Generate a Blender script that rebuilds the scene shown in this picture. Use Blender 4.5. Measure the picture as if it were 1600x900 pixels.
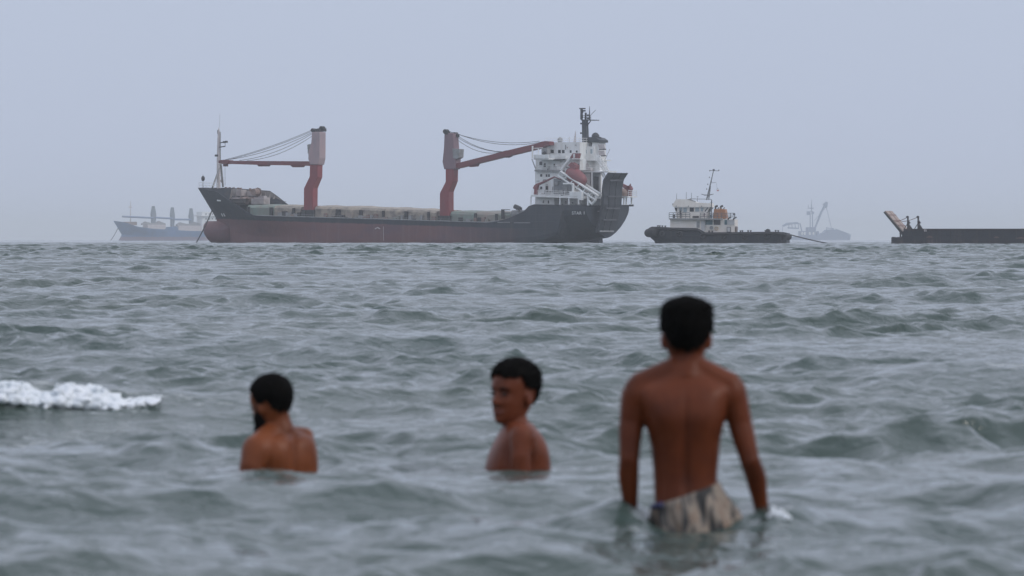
import bpy, bmesh, math, random
import numpy as np
from mathutils import Vector, Matrix, noise as mnoise

for o in list(bpy.data.objects):
    bpy.data.objects.remove(o)
scene = bpy.context.scene
COL = scene.collection
R = math.radians

# ------------------------------------------------------------------ camera
H = 0.94                 # eye height above mean water
FPX = 200 / 36 * 1600    # focal length in photo pixels
EYE = 374.0              # photo row of the eye level
cam_d = bpy.data.cameras.new('camera')
cam = bpy.data.objects.new('camera', cam_d); COL.objects.link(cam)
cam.location = (0, 0, H); cam.rotation_euler = (R(90), 0, 0)
cam_d.lens = 200; cam_d.sensor_width = 36; cam_d.shift_y = -(450 - EYE) / 1600
cam_d.clip_start = 0.5; cam_d.clip_end = 60000
cam_d.dof.use_dof = True; cam_d.dof.focus_distance = 1150; cam_d.dof.aperture_fstop = 9.5
scene.camera = cam

# ------------------------------------------------------------------ sky and sun (thin overcast)
SUN_EL, SUN_AZ = R(38), R(115)      # azimuth clockwise from +Y
world = bpy.data.worlds.new('World'); scene.world = world; world.use_nodes = True
nt = world.node_tree; nt.nodes.clear()
wo = nt.nodes.new('ShaderNodeOutputWorld'); bg = nt.nodes.new('ShaderNodeBackground')
sky = nt.nodes.new('ShaderNodeTexSky'); sky.sky_type = 'NISHITA'; sky.sun_disc = False
sky.sun_elevation = SUN_EL; sky.sun_rotation = SUN_AZ; sky.dust_density = 3.0; sky.air_density = 1.0; sky.ozone_density = 2.0
# a cloud sheet over the clear sky: brighter overhead, blue grey at the rim
tc = nt.nodes.new('ShaderNodeTexCoord'); sep = nt.nodes.new('ShaderNodeSeparateXYZ')
ramp = nt.nodes.new('ShaderNodeValToRGB')
ramp.color_ramp.elements[0].position = 0.0; ramp.color_ramp.elements[0].color = (5.3, 5.95, 7.6, 1)
ramp.color_ramp.elements[1].position = 0.75; ramp.color_ramp.elements[1].color = (8.8, 9.35, 11.0, 1)
e = ramp.color_ramp.elements.new(0.045); e.color = (5.3, 6.0, 7.6, 1)
e = ramp.color_ramp.elements.new(0.25); e.color = (6.4, 6.85, 8.2, 1)
mix = nt.nodes.new('ShaderNodeMix'); mix.data_type = 'RGBA'; mix.inputs[0].default_value = 0.9
nt.links.new(tc.outputs['Generated'], sep.inputs[0])
nt.links.new(sep.outputs['Z'], ramp.inputs[0])
nt.links.new(sky.outputs[0], mix.inputs[6]); nt.links.new(ramp.outputs[0], mix.inputs[7])
nt.links.new(mix.outputs[2], bg.inputs[0]); bg.inputs[1].default_value = 0.1
nt.links.new(bg.outputs[0], wo.inputs[0])

sl = bpy.data.lights.new('sun', 'SUN'); sun = bpy.data.objects.new('sun', sl); COL.objects.link(sun)
sl.energy = 0.75; sl.angle = R(14); sl.color = (1.0, 0.95, 0.88)
d = Vector((math.sin(SUN_AZ) * math.cos(SUN_EL), math.cos(SUN_AZ) * math.cos(SUN_EL), math.sin(SUN_EL)))
sun.rotation_euler = (-d).to_track_quat('-Z', 'Y').to_euler()

vs = scene.view_settings
scene.display_settings.display_device = 'sRGB'
vs.view_transform = 'Standard'; vs.look = 'None'; vs.gamma = 1; vs.exposure = 0.0; vs.use_curve_mapping = False
scene.cycles.use_denoising = True
scene.cycles.volume_bounces = 2
scene.cycles.max_bounces = 6
scene.cycles.sample_clamp_indirect = 4

# ------------------------------------------------------------------ materials
def lnk(t, a, b): t.links.new(a, b)
def mat(name, col, col2=None, scale=3.0, rough=0.6, metal=0.0, bump=0.0, bscale=None, stretch=(1, 1, 1), sub=0.0):
    m = bpy.data.materials.new(name); m.use_nodes = True
    t = m.node_tree; b = t.nodes['Principled BSDF']
    b.inputs['Roughness'].default_value = rough; b.inputs['Metallic'].default_value = metal
    b.inputs['Base Color'].default_value = (*col, 1)
    co = t.nodes.new('ShaderNodeTexCoord'); mp = t.nodes.new('ShaderNodeMapping')
    mp.inputs['Scale'].default_value = stretch
    lnk(t, co.outputs['Object'], mp.inputs['Vector'])
    if col2 is not None:
        n = t.nodes.new('ShaderNodeTexNoise'); n.inputs['Scale'].default_value = scale; n.inputs['Detail'].default_value = 6
        n.inputs['Roughness'].default_value = 0.65
        r = t.nodes.new('ShaderNodeValToRGB'); r.color_ramp.elements[0].position = 0.38; r.color_ramp.elements[1].position = 0.66
        r.color_ramp.elements[0].color = (*col, 1); r.color_ramp.elements[1].color = (*col2, 1)
        lnk(t, mp.outputs[0], n.inputs['Vector']); lnk(t, n.outputs['Fac'], r.inputs[0]); lnk(t, r.outputs[0], b.inputs['Base Color'])
    if bump:
        n2 = t.nodes.new('ShaderNodeTexNoise'); n2.inputs['Scale'].default_value = bscale or scale * 3; n2.inputs['Detail'].default_value = 5
        bp = t.nodes.new('ShaderNodeBump'); bp.inputs['Strength'].default_value = 1; bp.inputs['Distance'].default_value = bump
        lnk(t, mp.outputs[0], n2.inputs['Vector']); lnk(t, n2.outputs['Fac'], bp.inputs['Height']); lnk(t, bp.outputs[0], b.inputs['Normal'])
    if sub:
        b.inputs['Subsurface Weight'].default_value = sub
        b.inputs['Subsurface Radius'].default_value = (0.01, 0.004, 0.002)
    return m

# ------------------------------------------------------------------ mesh helpers
def tag(o, label=None, cat=None, group=None, kind=None):
    if label: o['label'] = label
    if cat: o['category'] = cat
    if group: o['group'] = group
    if kind: o['kind'] = kind
    return o

def empty(name, loc=(0, 0, 0), rz=0.0):
    o = bpy.data.objects.new(name, None); COL.objects.link(o)
    o.location = loc; o.rotation_euler = (0, 0, rz); o.empty_display_size = 1
    return o

class MB:
    def __init__(self): self.v = []; self.f = []
    def add(self, v, f):
        n = len(self.v); self.v += [tuple(p) for p in v]; self.f += [tuple(i + n for i in q) for q in f]; return self
    def box(self, a, b):
        (x0, y0, z0), (x1, y1, z1) = [[min(a[i], b[i]) for i in range(3)], [max(a[i], b[i]) for i in range(3)]]
        v = [(x0, y0, z0), (x1, y0, z0), (x1, y1, z0), (x0, y1, z0), (x0, y0, z1), (x1, y0, z1), (x1, y1, z1), (x0, y1, z1)]
        return self.add(v, [(3, 2, 1, 0), (4, 5, 6, 7), (0, 1, 5, 4), (1, 2, 6, 5), (2, 3, 7, 6), (3, 0, 4, 7)])
    def prism(self, poly, dvec):
        n = len(poly); d_ = Vector(dvec)
        v = [Vector(p) for p in poly] + [Vector(p) + d_ for p in poly]
        f = [tuple(range(n)), tuple(range(2 * n - 1, n - 1, -1))]
        f += [(i, i + n, (i + 1) % n + n, (i + 1) % n) for i in range(n)]
        return self.add(v, f)
    def tube(self, pts, r, n=6):
        pts = [Vector(p) for p in pts]; k = len(pts)
        rs = r if isinstance(r, (list, tuple)) else [r] * k
        rings = []; ref = None
        for i, p in enumerate(pts):
            t = (pts[min(i + 1, k - 1)] - pts[max(i - 1, 0)]).normalized()
            a = t.cross(Vector((0, 0, 1)))
            if a.length < 0.05: a = t.cross(Vector((0, 1, 0)))
            a.normalize(); b = t.cross(a)
            if ref is not None and a.dot(ref) < 0: a = -a; b = -b
            ref = a
            rings += [p + (a * math.cos(6.28319 * j / n) + b * math.sin(6.28319 * j / n)) * rs[i] for j in range(n)]
        f = []
        for i in range(k - 1):
            for j in range(n):
                f.append((i * n + j, i * n + (j + 1) % n, (i + 1) * n + (j + 1) % n, (i + 1) * n + j))
        f += [tuple(range(n - 1, -1, -1)), tuple(range((k - 1) * n, k * n))]
        return self.add(rings, f)
    def ell(self, c, r, nu=16, nv=10, rot=None):
        v = []; f = []
        c = Vector(c)
        for i in range(nv + 1):
            th = math.pi * i / nv
            for j in range(nu):
                ph = 2 * math.pi * j / nu
                p = Vector((r[0] * math.sin(th) * math.cos(ph), r[1] * math.sin(th) * math.sin(ph), r[2] * math.cos(th)))
                if rot is not None: p = rot @ p
                v.append(c + p)
        for i in range(nv):
            for j in range(nu):
                f.append((i * nu + j, (i + 1) * nu + j, (i + 1) * nu + (j + 1) % nu, i * nu + (j + 1) % nu))
        return self.add(v, f)
    def loft(self, rings, cap=True):
        n = len(rings[0]); v = [p for r_ in rings for p in r_]; f = []
        for i in range(len(rings) - 1):
            for j in range(n):
                f.append((i * n + j, i * n + (j + 1) % n, (i + 1) * n + (j + 1) % n, (i + 1) * n + j))
        if cap: f += [tuple(range(n - 1, -1, -1)), tuple(range((len(rings) - 1) * n, len(rings) * n))]
        return self.add(v, f)
    def mesh(self, name, smooth=False):
        me = bpy.data.meshes.new(name); me.from_pydata(self.v, [], self.f)
        bm = bmesh.new(); bm.from_mesh(me)
        bmesh.ops.recalc_face_normals(bm, faces=bm.faces)
        bm.to_mesh(me); bm.free()
        if smooth: me.polygons.foreach_set('use_smooth', [True] * len(me.polygons))
        return me
    def build(self, name, m, parent=None, smooth=False, bevel=0.0):
        me = self.mesh(name, smooth)
        o = bpy.data.objects.new(name, me); COL.objects.link(o)
        if m: me.materials.append(m)
        if parent: o.parent = parent
        if bevel:
            bv = o.modifiers.new('bevel', 'BEVEL'); bv.width = bevel; bv.segments = 2; bv.limit_method = 'ANGLE'
        return o

def copy_tree(o, parent=None):
    c = o.copy(); COL.objects.link(c)
    if parent: c.parent = parent
    for ch in list(o.children): copy_tree(ch, c)
    return c
# ------------------------------------------------------------------ the sea
rng = np.random.default_rng(11)
def wave_set(lo, hi, n, slope_rms, spread, rng):
    lam = np.exp(rng.uniform(math.log(lo), math.log(hi), n))
    ang = rng.normal(0, spread, n) + R(6)
    k = 2 * np.pi / lam
    s = slope_rms * math.sqrt(2 / n) * rng.uniform(0.5, 1.4, n)
    return np.stack([k * np.sin(ang), -k * np.cos(ang), s / k, rng.uniform(0, 6.283, n), lam], 1)
WAVES = np.concatenate([
    wave_set(6.5, 17, 9, 0.028, R(16), rng),
    wave_set(2.2, 6.5, 24, 0.036, R(30), rng),
    wave_set(0.9, 2.2, 40, 0.112, R(55), rng),
    wave_set(0.34, 0.9, 56, 0.150, R(60), rng),
    wave_set(0.15, 0.34, 44, 0.120, R(65), rng)]).astype(np.float32)
# ridges: (x centre, y, half length, thickness, height) local crests seen in the photo
RIDGES = [(-3.4, 30.95, 1.75, 0.42, 0.07), (3.2, 34.5, 1.1, 0.5, 0.13), (1.6, 28.5, 0.9, 0.45, 0.05),
          (-0.5, 21.5, 1.3, 0.4, 0.03), (-1.0, 19.6, 1.5, 0.45, 0.07), (1.55, 20.4, 0.8, 0.5, 0.06)]
# hollows and humps round the standing boy: (x, y, rx, ry, height)
HUMPS = [(0.56, 17.72, 0.36, 0.42, -0.03), (0.33, 18.2, 0.14, 0.3, 0.09), (0.84, 18.2, 0.16, 0.3, 0.09), (0.56, 18.7, 0.5, 0.3, 0.03)]
CALM = [(0.54, 18.1, 0.9), (-0.95, 22.5, 0.8), (0.02, 22.8, 0.8)]
def sea(x, y, sp):
    """Gerstner sum; sp = mesh spacing so that waves too short for the mesh fade out."""
    dx = np.zeros_like(x); dy = np.zeros_like(x); dz = np.zeros_like(x); J = np.zeros_like(x)
    calm = np.ones_like(x)
    for (cx, cy, r) in CALM:
        calm = np.minimum(calm, 1 - 0.55 * np.exp(-(((x - cx) ** 2 + ((y - cy)) ** 2) / r ** 2)))
    tt = np.clip((y - 70) / 430, 0, 1); calm = calm * (1 + 1.15 * tt * tt * (3 - 2 * tt))     # the open sea runs higher than the shallows
    # gust patches: short waves come and go over several metres
    gust = np.zeros_like(x)
    for gx, gy, gp in ((0.55, 0.21, 0.3), (-0.34, 0.47, 1.9), (0.83, -0.62, 4.1), (0.21, 0.95, 2.2), (-1.1, 0.33, 5.3), (0.13, -0.11, 0.9), (0.07, 0.16, 3.0)):
        gust += np.sin(gx * x + gy * y + gp)
    gust = np.clip(0.95 + 0.24 * gust, 0.5, 1.6) * (1 + 0.75 * np.exp(-((y - 16.5) / 6) ** 2))
    for kx, ky, a, ph, lam in WAVES:
        w = np.clip((lam / sp - 2.2) / 2.0, 0, 1) * a * calm
        if lam < 2.2: w = w * gust
        p = kx * x + ky * y + ph
        k = math.hypot(kx, ky); c = np.cos(p); s = np.sin(p)
        dz += w * c; q = 1.0
        dx -= q * w * s * kx / k; dy -= q * w * s * ky / k
        J += q * w * k * c
    for (cx, cy, L, T, h) in RIDGES:
        t = (x - cx) / L
        yy = y - cy - 0.12 * np.sin(x * 2.3) - 0.06 * np.sin(x * 5.1 + 1)
        dz += h * np.exp(-np.abs(t) ** 4) * np.exp(-np.where(yy < 0, (yy / T) ** 2, (yy / (T * 2.2)) ** 2))
    for (cx, cy, rx, ry, h) in HUMPS:
        dz += h * np.exp(-((x - cx) / rx) ** 2 - ((y - cy) / ry) ** 2)
    for (cx, cy) in ((0.54, 18.1), (-0.94, 22.4), (0.03, 22.8)):        # rings spreading from the bathers
        r = np.sqrt(((x - cx) * 0.85) ** 2 + (y - cy) ** 2); dz += 0.009 * np.cos(r * 40) * np.exp(-((r - 0.28) / 0.28) ** 2)
    return dx, dy, dz, J

def calm_of(y):
    tt = np.clip((y - 70) / 430, 0, 1); return 1 + 1.0 * tt * tt * (3 - 2 * tt)

def build_sea():
    rows = [-40, -20, -8, 0, 4, 8]; y = 11.0
    while y < 1600:
        rows.append(y); y += min(max(0.045, 0.00125 * y), 0.22 if y < 700 else 0.45)
    while y < 21000:
        rows.append(y); y += 0.03 * y
    rows = np.array(rows, np.float32)
    un = np.linspace(-0.122, 0.122, 400)
    side = 0.122 + np.cumsum(0.0016 * 1.22 ** np.arange(36)); side = side[side < 4]
    u = np.concatenate([-side[::-1], un, side]).astype(np.float32)
    nr, nc = len(rows), len(u)
    yeff = np.maximum(np.abs(rows), 11)[:, None]
    X = np.clip(u[None, :] * yeff, -20500, 20500).astype(np.float32); Y = np.repeat(rows[:, None], nc, 1).astype(np.float32)
    spy = np.gradient(rows)[:, None]; spx = np.gradient(u)[None, :] * yeff
    sp = np.maximum(spy * 0.8, spx).astype(np.float32)
    dx, dy, dz, J = sea(X.ravel(), Y.ravel(), sp.ravel())
    co = np.stack([X.ravel() + dx, Y.ravel() + dy, dz], 1).astype(np.float32)
    me = bpy.data.meshes.new('sea')
    me.vertices.add(nr * nc); me.vertices.foreach_set('co', co.ravel())
    i = np.arange(nr - 1)[:, None] * nc + np.arange(nc - 1)[None, :]
    q = np.stack([i, i + 1, i + nc + 1, i + nc], -1).reshape(-1, 4).astype(np.int32)
    me.loops.add(q.size); me.loops.foreach_set('vertex_index', q.ravel())
    me.polygons.add(len(q)); me.polygons.foreach_set('loop_start', np.arange(0, q.size, 4, dtype=np.int32))
    me.polygons.foreach_set('use_smooth', np.ones(len(q), bool))
    me.update(calc_edges=True)
    at = me.attributes.new('whitecap', 'FLOAT', 'POINT')
    x, y_ = X.ravel(), Y.ravel()
    f = np.clip((J / np.maximum(calm_of(y_), 1) - 0.80) * 2.2, 0, 1) * np.clip((y_ - 24) / 6, 0, 1)
    f += np.exp(-((x + 3.2) / 1.75) ** 4) * np.exp(-((y_ - 30.85) / 0.55) ** 2) * 0.42
    f += np.exp(-((x - 3.1) / 0.35) ** 4) * np.exp(-((y_ - 34.55) / 0.25) ** 2) * 0.36
    f += np.exp(-((x - 0.385) / 0.035) ** 2) * np.exp(-((y_ - 17.85) / 0.25) ** 2) * 0.42
    f += np.exp(-((x - 0.86) / 0.06) ** 2) * np.exp(-((y_ - 17.95) / 0.22) ** 2) * 0.45
    at.data.foreach_set('value', f.astype(np.float32))
    o = bpy.data.objects.new('sea', me); COL.objects.link(o); o['kind'] = 'structure'
    me.materials.append(water_material())
    return o

def water_material():
    m = bpy.data.materials.new('sea water'); m.use_nodes = True
    t = m.node_tree; b = t.nodes['Principled BSDF']
    b.inputs['IOR'].default_value = 1.33; b.inputs['Roughness'].default_value = 0.05
    g = t.nodes.new('ShaderNodeNewGeometry')
    # silt clouds in the water: slow change of the body colour
    n = t.nodes.new('ShaderNodeTexNoise'); n.inputs['Scale'].default_value = 0.12; n.inputs['Detail'].default_value = 3
    r = t.nodes.new('ShaderNodeValToRGB'); r.color_ramp.elements[0].position = 0.35; r.color_ramp.elements[1].position = 0.7
    r.color_ramp.elements[0].color = (0.052, 0.080, 0.072, 1); r.color_ramp.elements[1].color = (0.075, 0.100, 0.088, 1)
    lnk(t, g.outputs['Position'], n.inputs['Vector']); lnk(t, n.outputs['Fac'], r.inputs[0])
    # ripples
    mp = t.nodes.new('ShaderNodeMapping'); mp.inputs['Scale'].default_value = (0.85, 1.0, 1.0); mp.inputs['Rotation'].default_value = (0, 0, R(8))
    lnk(t, g.outputs['Position'], mp.inputs['Vector'])
    prev = None
    for sc, dist, det in ((1.9, 0.05, 3), (7.0, 0.034, 4), (17.0, 0.012, 3)):
        nn = t.nodes.new('ShaderNodeTexNoise'); nn.inputs['Scale'].default_value = sc; nn.inputs['Detail'].default_value = det
        nn.inputs['Distortion'].default_value = 0.6
        bp = t.nodes.new('ShaderNodeBump'); bp.inputs['Distance'].default_value = dist; bp.inputs['Strength'].default_value = 1.0
        lnk(t, mp.outputs[0], nn.inputs['Vector']); lnk(t, nn.outputs['Fac'], bp.inputs['Height'])
        if prev: lnk(t, prev.outputs[0], bp.inputs['Normal'])
        prev = bp
    lnk(t, prev.outputs[0], b.inputs['Normal'])
    # white water
    at = t.nodes.new('ShaderNodeAttribute'); at.attribute_name = 'whitecap'
    fn = t.nodes.new('ShaderNodeTexNoise'); fn.inputs['Scale'].default_value = 9; fn.inputs['Detail'].default_value = 6
    lnk(t, g.outputs['Position'], fn.inputs['Vector'])
    ad = t.nodes.new('ShaderNodeMath'); ad.operation = 'ADD'
    lnk(t, at.outputs['Fac'], ad.inputs[0]); lnk(t, fn.outputs['Fac'], ad.inputs[1])
    mr = t.nodes.new('ShaderNodeMapRange'); mr.inputs['From Min'].default_value = 0.82; mr.inputs['From Max'].default_value = 1.15
    lnk(t, ad.outputs[0], mr.inputs['Value'])
    mx = t.nodes.new('ShaderNodeMix'); mx.data_type = 'RGBA'; mx.inputs[7].default_value = (0.72, 0.75, 0.76, 1)
    lnk(t, mr.outputs[0], mx.inputs[0]); lnk(t, r.outputs[0], mx.inputs[6]); lnk(t, mx.outputs[2], b.inputs['Base Color'])
    rr = t.nodes.new('ShaderNodeMapRange'); rr.inputs['To Min'].default_value = 0.05; rr.inputs['To Max'].default_value = 0.7
    lnk(t, mr.outputs[0], rr.inputs['Value']); lnk(t, rr.outputs[0], b.inputs['Roughness'])
    return m
build_sea()

def sea_z(x, y):
    a = [np.array([v], np.float32) for v in (x, y, 0.05)]
    return float(sea(*a)[2][0])

# ------------------------------------------------------------------ haze: the sea air between camera and the far ships
def build_haze():
    o = MB().box((-21000, -60, -4.0), (21000, 21600, 57)).build('haze', None)
    m = bpy.data.materials.new('haze'); m.use_nodes = True; t = m.node_tree; t.nodes.clear()
    out = t.nodes.new('ShaderNodeOutputMaterial'); v = t.nodes.new('ShaderNodeVolumePrincipled')
    v.inputs['Color'].default_value = (0.945, 0.975, 1.0, 1); v.inputs['Density'].default_value = 0.000130
    v.inputs['Anisotropy'].default_value = 0.0
    lnk(t, v.outputs[0], out.inputs['Volume'])
    try: m.volume_sampling = 'EQUIANGULAR' if False else 'MULTIPLE_IMPORTANCE'
    except Exception: pass
    m.cycles.homogeneous_volume = True if hasattr(m.cycles, 'homogeneous_volume') else True
    o.data.materials.append(m); o['kind'] = 'stuff'
    return o
build_haze()
# ------------------------------------------------------------------ ship frames: measured photo points become metres on a ship's own planes
class Frame:
    """A ship at distance D with its bow to the left, swung away by yaw; local x forward, y to port, z up."""
    def __init__(self, px, D, yaw):
        self.O = Vector(((px - 800) / FPX * D, D, 0)); t = R(yaw)
        self.F = Vector((-math.cos(t), math.sin(t), 0)); self.P = Vector((-math.sin(t), -math.cos(t), 0))
        self.rz = math.atan2(self.F.y, self.F.x)
    def at(self, px, py, y=0.0):
        dx = (px - 800) / FPX; dz = (EYE - py) / FPX
        t = (y + self.O.dot(self.P)) / (dx * self.P.x + self.P.y)
        w = Vector((dx * t, t, 0)) - self.O
        return Vector((w.dot(self.F), y, H + dz * t))
    def poly(self, pts, y): return [self.at(a, b, y) for a, b in pts]
    def blk(self, mb, x0, y0, x1, y1, ya, yb):
        """a box whose port face at y=ya fills the measured rectangle and which reaches in to y=yb"""
        a = self.at(x0, y0, ya); b = self.at(x1, y1, ya)
        return mb.box((a.x, ya, a.z), (b.x, yb, b.z))
    def slab(self, mb, pts, ya, yb):
        return mb.prism(self.poly(pts, ya), (0, yb - ya, 0))
    def bar(self, mb, pts, r, y=0.0, n=6):
        return mb.tube([self.at(p[0], p[1], p[2] if len(p) > 2 else y) for p in pts], r, n)

def sag_line(a, b, sag, n=10):
    a = Vector(a); b = Vector(b)
    return [a.lerp(b, i / n) - Vector((0, 0, sag * 4 * (i / n) * (1 - i / n))) for i in range(n + 1)]

def railing(mb, pts, h=1.05, step=1.6, r=0.035, rails=3):
    """posts and rails along a polyline"""
    for a, b in zip(pts[:-1], pts[1:]):
        a = Vector(a); b = Vector(b); n = max(1, round((b - a).length / step))
        for i in range(n + 1):
            p = a.lerp(b, i / n); mb.tube([p, p + Vector((0, 0, h))], r, 4)
        for k in range(1, rails + 1):
            o = Vector((0, 0, h * k / rails)); mb.tube([a + o, b + o], r, 4)

def hull_loft(xa, stem, zt_port, zt_star, plan_top, plan_wl, zbot, expo, n=46, kb=6, ks=7, transom=True, keel=-1.6, bil=2.4):
    """hull shell as a loft; stem(z) = x of the stem at height z, plan_*(u) half breadths for u in 0..1 from stern to bow"""
    rings = []
    for i in range(n + 1):
        u = i / n; u = 1 - (1 - u) ** 1.25
        zb = zbot(u)
        def side(zt_f):
            zt = 8.0
            for _ in range(4):
                xr = xa + u * (stem(zt) - xa); zt = zt_f(xr, u)
            bt, bw = plan_top(u), plan_wl(u); e = expo(u); hb = min(max(bil, (zt - zb) * (0.85 if u < 0.06 else 0.0)), zt - zb - 0.3)
            pts = []
            for j in range(kb + 1):
                a = j / kb * math.pi / 2
                y = bw * math.sin(a) ** (2 / e); z = zb + hb * (1 - max(0.0, math.cos(a)) ** (2 / e))
                pts.append((y, z))
            for j in range(1, ks + 1):
                s = j / ks; z = zb + hb + (zt - zb - hb) * s
                f = s * s * (3 - 2 * s)
                pts.append((bw + (bt - bw) * f, z))
            return [(xa + u * (stem(z) - xa), y, z) for y, z in pts]
        p = side(zt_port); s = side(zt_star)
        rings.append(p[::-1] + [(x, -y, z) for x, y, z in s[1:]])
    return rings

def add_open_loft(mb, rings, cap0=True):
    n = len(rings[0]); v = [p for r_ in rings for p in r_]; f = []
    for i in range(len(rings) - 1):
        for j in range(n - 1):
            f.append((i * n + j, i * n + j + 1, (i + 1) * n + j + 1, (i + 1) * n + j))
    if cap0: f.append(tuple(range(n)))
    return mb.add(v, f)

def piecewise(pts):
    def f(x):
        if x <= pts[0][0]: return pts[0][1]
        for (a, va), (b, vb) in zip(pts[:-1], pts[1:]):
            if x <= b: return va + (vb - va) * (x - a) / (b - a)
        return pts[-1][1]
    return f

# ------------------------------------------------------------------ ship paints
M = {}
def hull_paint(name, top, low, z0, slope, fade_x=None, soft=0.12):
    """dark topsides over a lower paint; the line runs at z0 + slope*x; rust runs and scuffs on both"""
    m = bpy.data.materials.new(name); m.use_nodes = True; t = m.node_tree; b = t.nodes['Principled BSDF']
    b.inputs['Roughness'].default_value = 0.55
    co = t.nodes.new('ShaderNodeTexCoord'); sp = t.nodes.new('ShaderNodeSeparateXYZ'); lnk(t, co.outputs['Object'], sp.inputs[0])
    def math_(op, a, b_):
        q = t.nodes.new('ShaderNodeMath'); q.operation = op
        for i, s in enumerate((a, b_)):
            if isinstance(s, (int, float)): q.inputs[i].default_value = s
            else: lnk(t, s, q.inputs[i])
        return q.outputs[0]
    def noise(sc, stretch, det=6):
        mp = t.nodes.new('ShaderNodeMapping'); mp.inputs['Scale'].default_value = stretch; lnk(t, co.outputs['Object'], mp.inputs['Vector'])
        q = t.nodes.new('ShaderNodeTexNoise'); q.inputs['Scale'].default_value = sc; q.inputs['Detail'].default_value = det; q.inputs['Roughness'].default_value = 0.65
        lnk(t, mp.outputs[0], q.inputs['Vector']); return q.outputs['Fac']
    def ramp_(src, a, b_):
        q = t.nodes.new('ShaderNodeMapRange'); q.inputs['From Min'].default_value = a; q.inputs['From Max'].default_value = b_; lnk(t, src, q.inputs['Value']); return q.outputs[0]
    def mixc(f, a, b_):
        q = t.nodes.new('ShaderNodeMix'); q.data_type = 'RGBA'; lnk(t, f, q.inputs[0])
        for i, s in ((6, a), (7, b_)):
            if isinstance(s, tuple): q.inputs[i].default_value = (*s, 1)
            else: lnk(t, s, q.inputs[i])
        return q.outputs[2]
    line = math_('ADD', math_('MULTIPLY', sp.outputs['X'], slope), z0)
    n1 = noise(0.5, (1, 1, 1))
    dz = math_('SUBTRACT', math_('SUBTRACT', sp.outputs['Z'], line), math_('MULTIPLY', math_('SUBTRACT', n1, 0.5), 0.5))
    isup = ramp_(dz, -soft, soft)
    streak = ramp_(noise(1.0, (1.6, 1.6, 0.12)), 0.5, 0.75)
    patch = ramp_(noise(0.18, (1, 1, 1.6)), 0.42, 0.7)
    lowc = mixc(patch, low, tuple(c * k for c, k in zip(low, (0.72, 0.9, 1.15))))
    lowc = mixc(math_('MULTIPLY', streak, 0.6), lowc, (0.20, 0.135, 0.12))
    topc = mixc(patch, top, tuple(c * 1.5 for c in top))
    topc = mixc(math_('MULTIPLY', streak, 0.5), topc, (0.10, 0.075, 0.065))
    if fade_x:
        f = ramp_(math_('ADD', sp.outputs['X'], math_('MULTIPLY', n1, 8.0)), fade_x[0], fade_x[1])
        lowc = mixc(f, topc, lowc)
    lnk(t, mixc(isup, lowc, topc), b.inputs['Base Color'])
    # plating: welded seams as a slight relief
    br = t.nodes.new('ShaderNodeTexBrick'); br.inputs['Scale'].default_value = 0.16; br.inputs['Mortar Size'].default_value = 0.012
    mp = t.nodes.new('ShaderNodeMapping'); mp.inputs['Rotation'].default_value = (R(90), 0, 0); lnk(t, co.outputs['Object'], mp.inputs['Vector']); lnk(t, mp.outputs[0], br.inputs['Vector'])
    bp = t.nodes.new('ShaderNodeBump'); bp.inputs['Distance'].default_value = 0.03; bp.inputs['Strength'].default_value = 0.6
    lnk(t, br.outputs['Fac'], bp.inputs['Height']); lnk(t, bp.outputs[0], b.inputs['Normal'])
    return m
M['hull'] = hull_paint('black and red hull paint', (0.016, 0.022, 0.032), (0.165, 0.067, 0.068), 4.2, 0.027, (-33, -10))
M['red'] = mat('red crane paint', (0.26, 0.042, 0.048), (0.21, 0.052, 0.058), 0.6, 0.5, stretch=(1, 1, 0.3))
M['boomred'] = mat('faded boom paint', (0.20, 0.045, 0.052), (0.16, 0.06, 0.068), 0.5, 0.55)
M['pink'] = mat('weathered crane house paint', (0.42, 0.30, 0.31), (0.33, 0.27, 0.29), 0.8, 0.6, stretch=(1, 1, 0.4))
M['mauve'] = mat('faded pink crane house paint', (0.25, 0.155, 0.175), (0.21, 0.14, 0.165), 0.8, 0.6, stretch=(1, 1, 0.4))
M['dark'] = mat('dark ship fittings', (0.025, 0.027, 0.032), (0.05, 0.047, 0.045), 1.5, 0.6)
M['white'] = mat('weathered white ship paint', (0.82, 0.84, 0.84), (0.70, 0.69, 0.66), 0.7, 0.5, stretch=(1, 1, 0.25))
M['cream'] = mat('cream tug paint', (0.82, 0.79, 0.74), (0.74, 0.69, 0.62), 0.8, 0.5, stretch=(1, 1, 0.3))
M['glass'] = mat('dark window glass', (0.02, 0.025, 0.03), rough=0.12)
M['paleglass'] = mat('pale curtained window glass', (0.35, 0.42, 0.45), rough=0.15)
M['grey'] = mat('grey deck fittings', (0.32, 0.33, 0.34), (0.22, 0.21, 0.20), 1.2, 0.65)
M['deck'] = mat('worn deck paint', (0.16, 0.13, 0.12), (0.24, 0.19, 0.16), 0.5, 0.8)
M['tan'] = mat('weathered hatch tarpaulin', (0.42, 0.36, 0.29), (0.19, 0.17, 0.155), 0.7, 0.85, bump=0.12, bscale=0.8)
M['coam'] = mat('hatch coaming paint', (0.33, 0.27, 0.23), (0.20, 0.25, 0.22), 0.13, 0.75)
M['boat'] = mat('lifeboat orange red', (0.25, 0.068, 0.075), (0.22, 0.085, 0.09), 0.8, 0.45)
M['cable'] = mat('steel wire rope', (0.05, 0.05, 0.055), rough=0.6)
M['rust'] = mat('rusty bulwark paint', (0.20, 0.14, 0.12), (0.30, 0.22, 0.19), 0.6, 0.8)

def window_on(fr, parent, px, py, w, h, y, m='glass', name='window'):
    """a framed window let into the port face at y: w, h in photo pixels"""
    g = MB(); fr.blk(g, px - w / 2, py - h / 2, px + w / 2, py + h / 2, y + 0.05, y - 0.1)
    o = g.build(name, M[m], parent)
    return o

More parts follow.
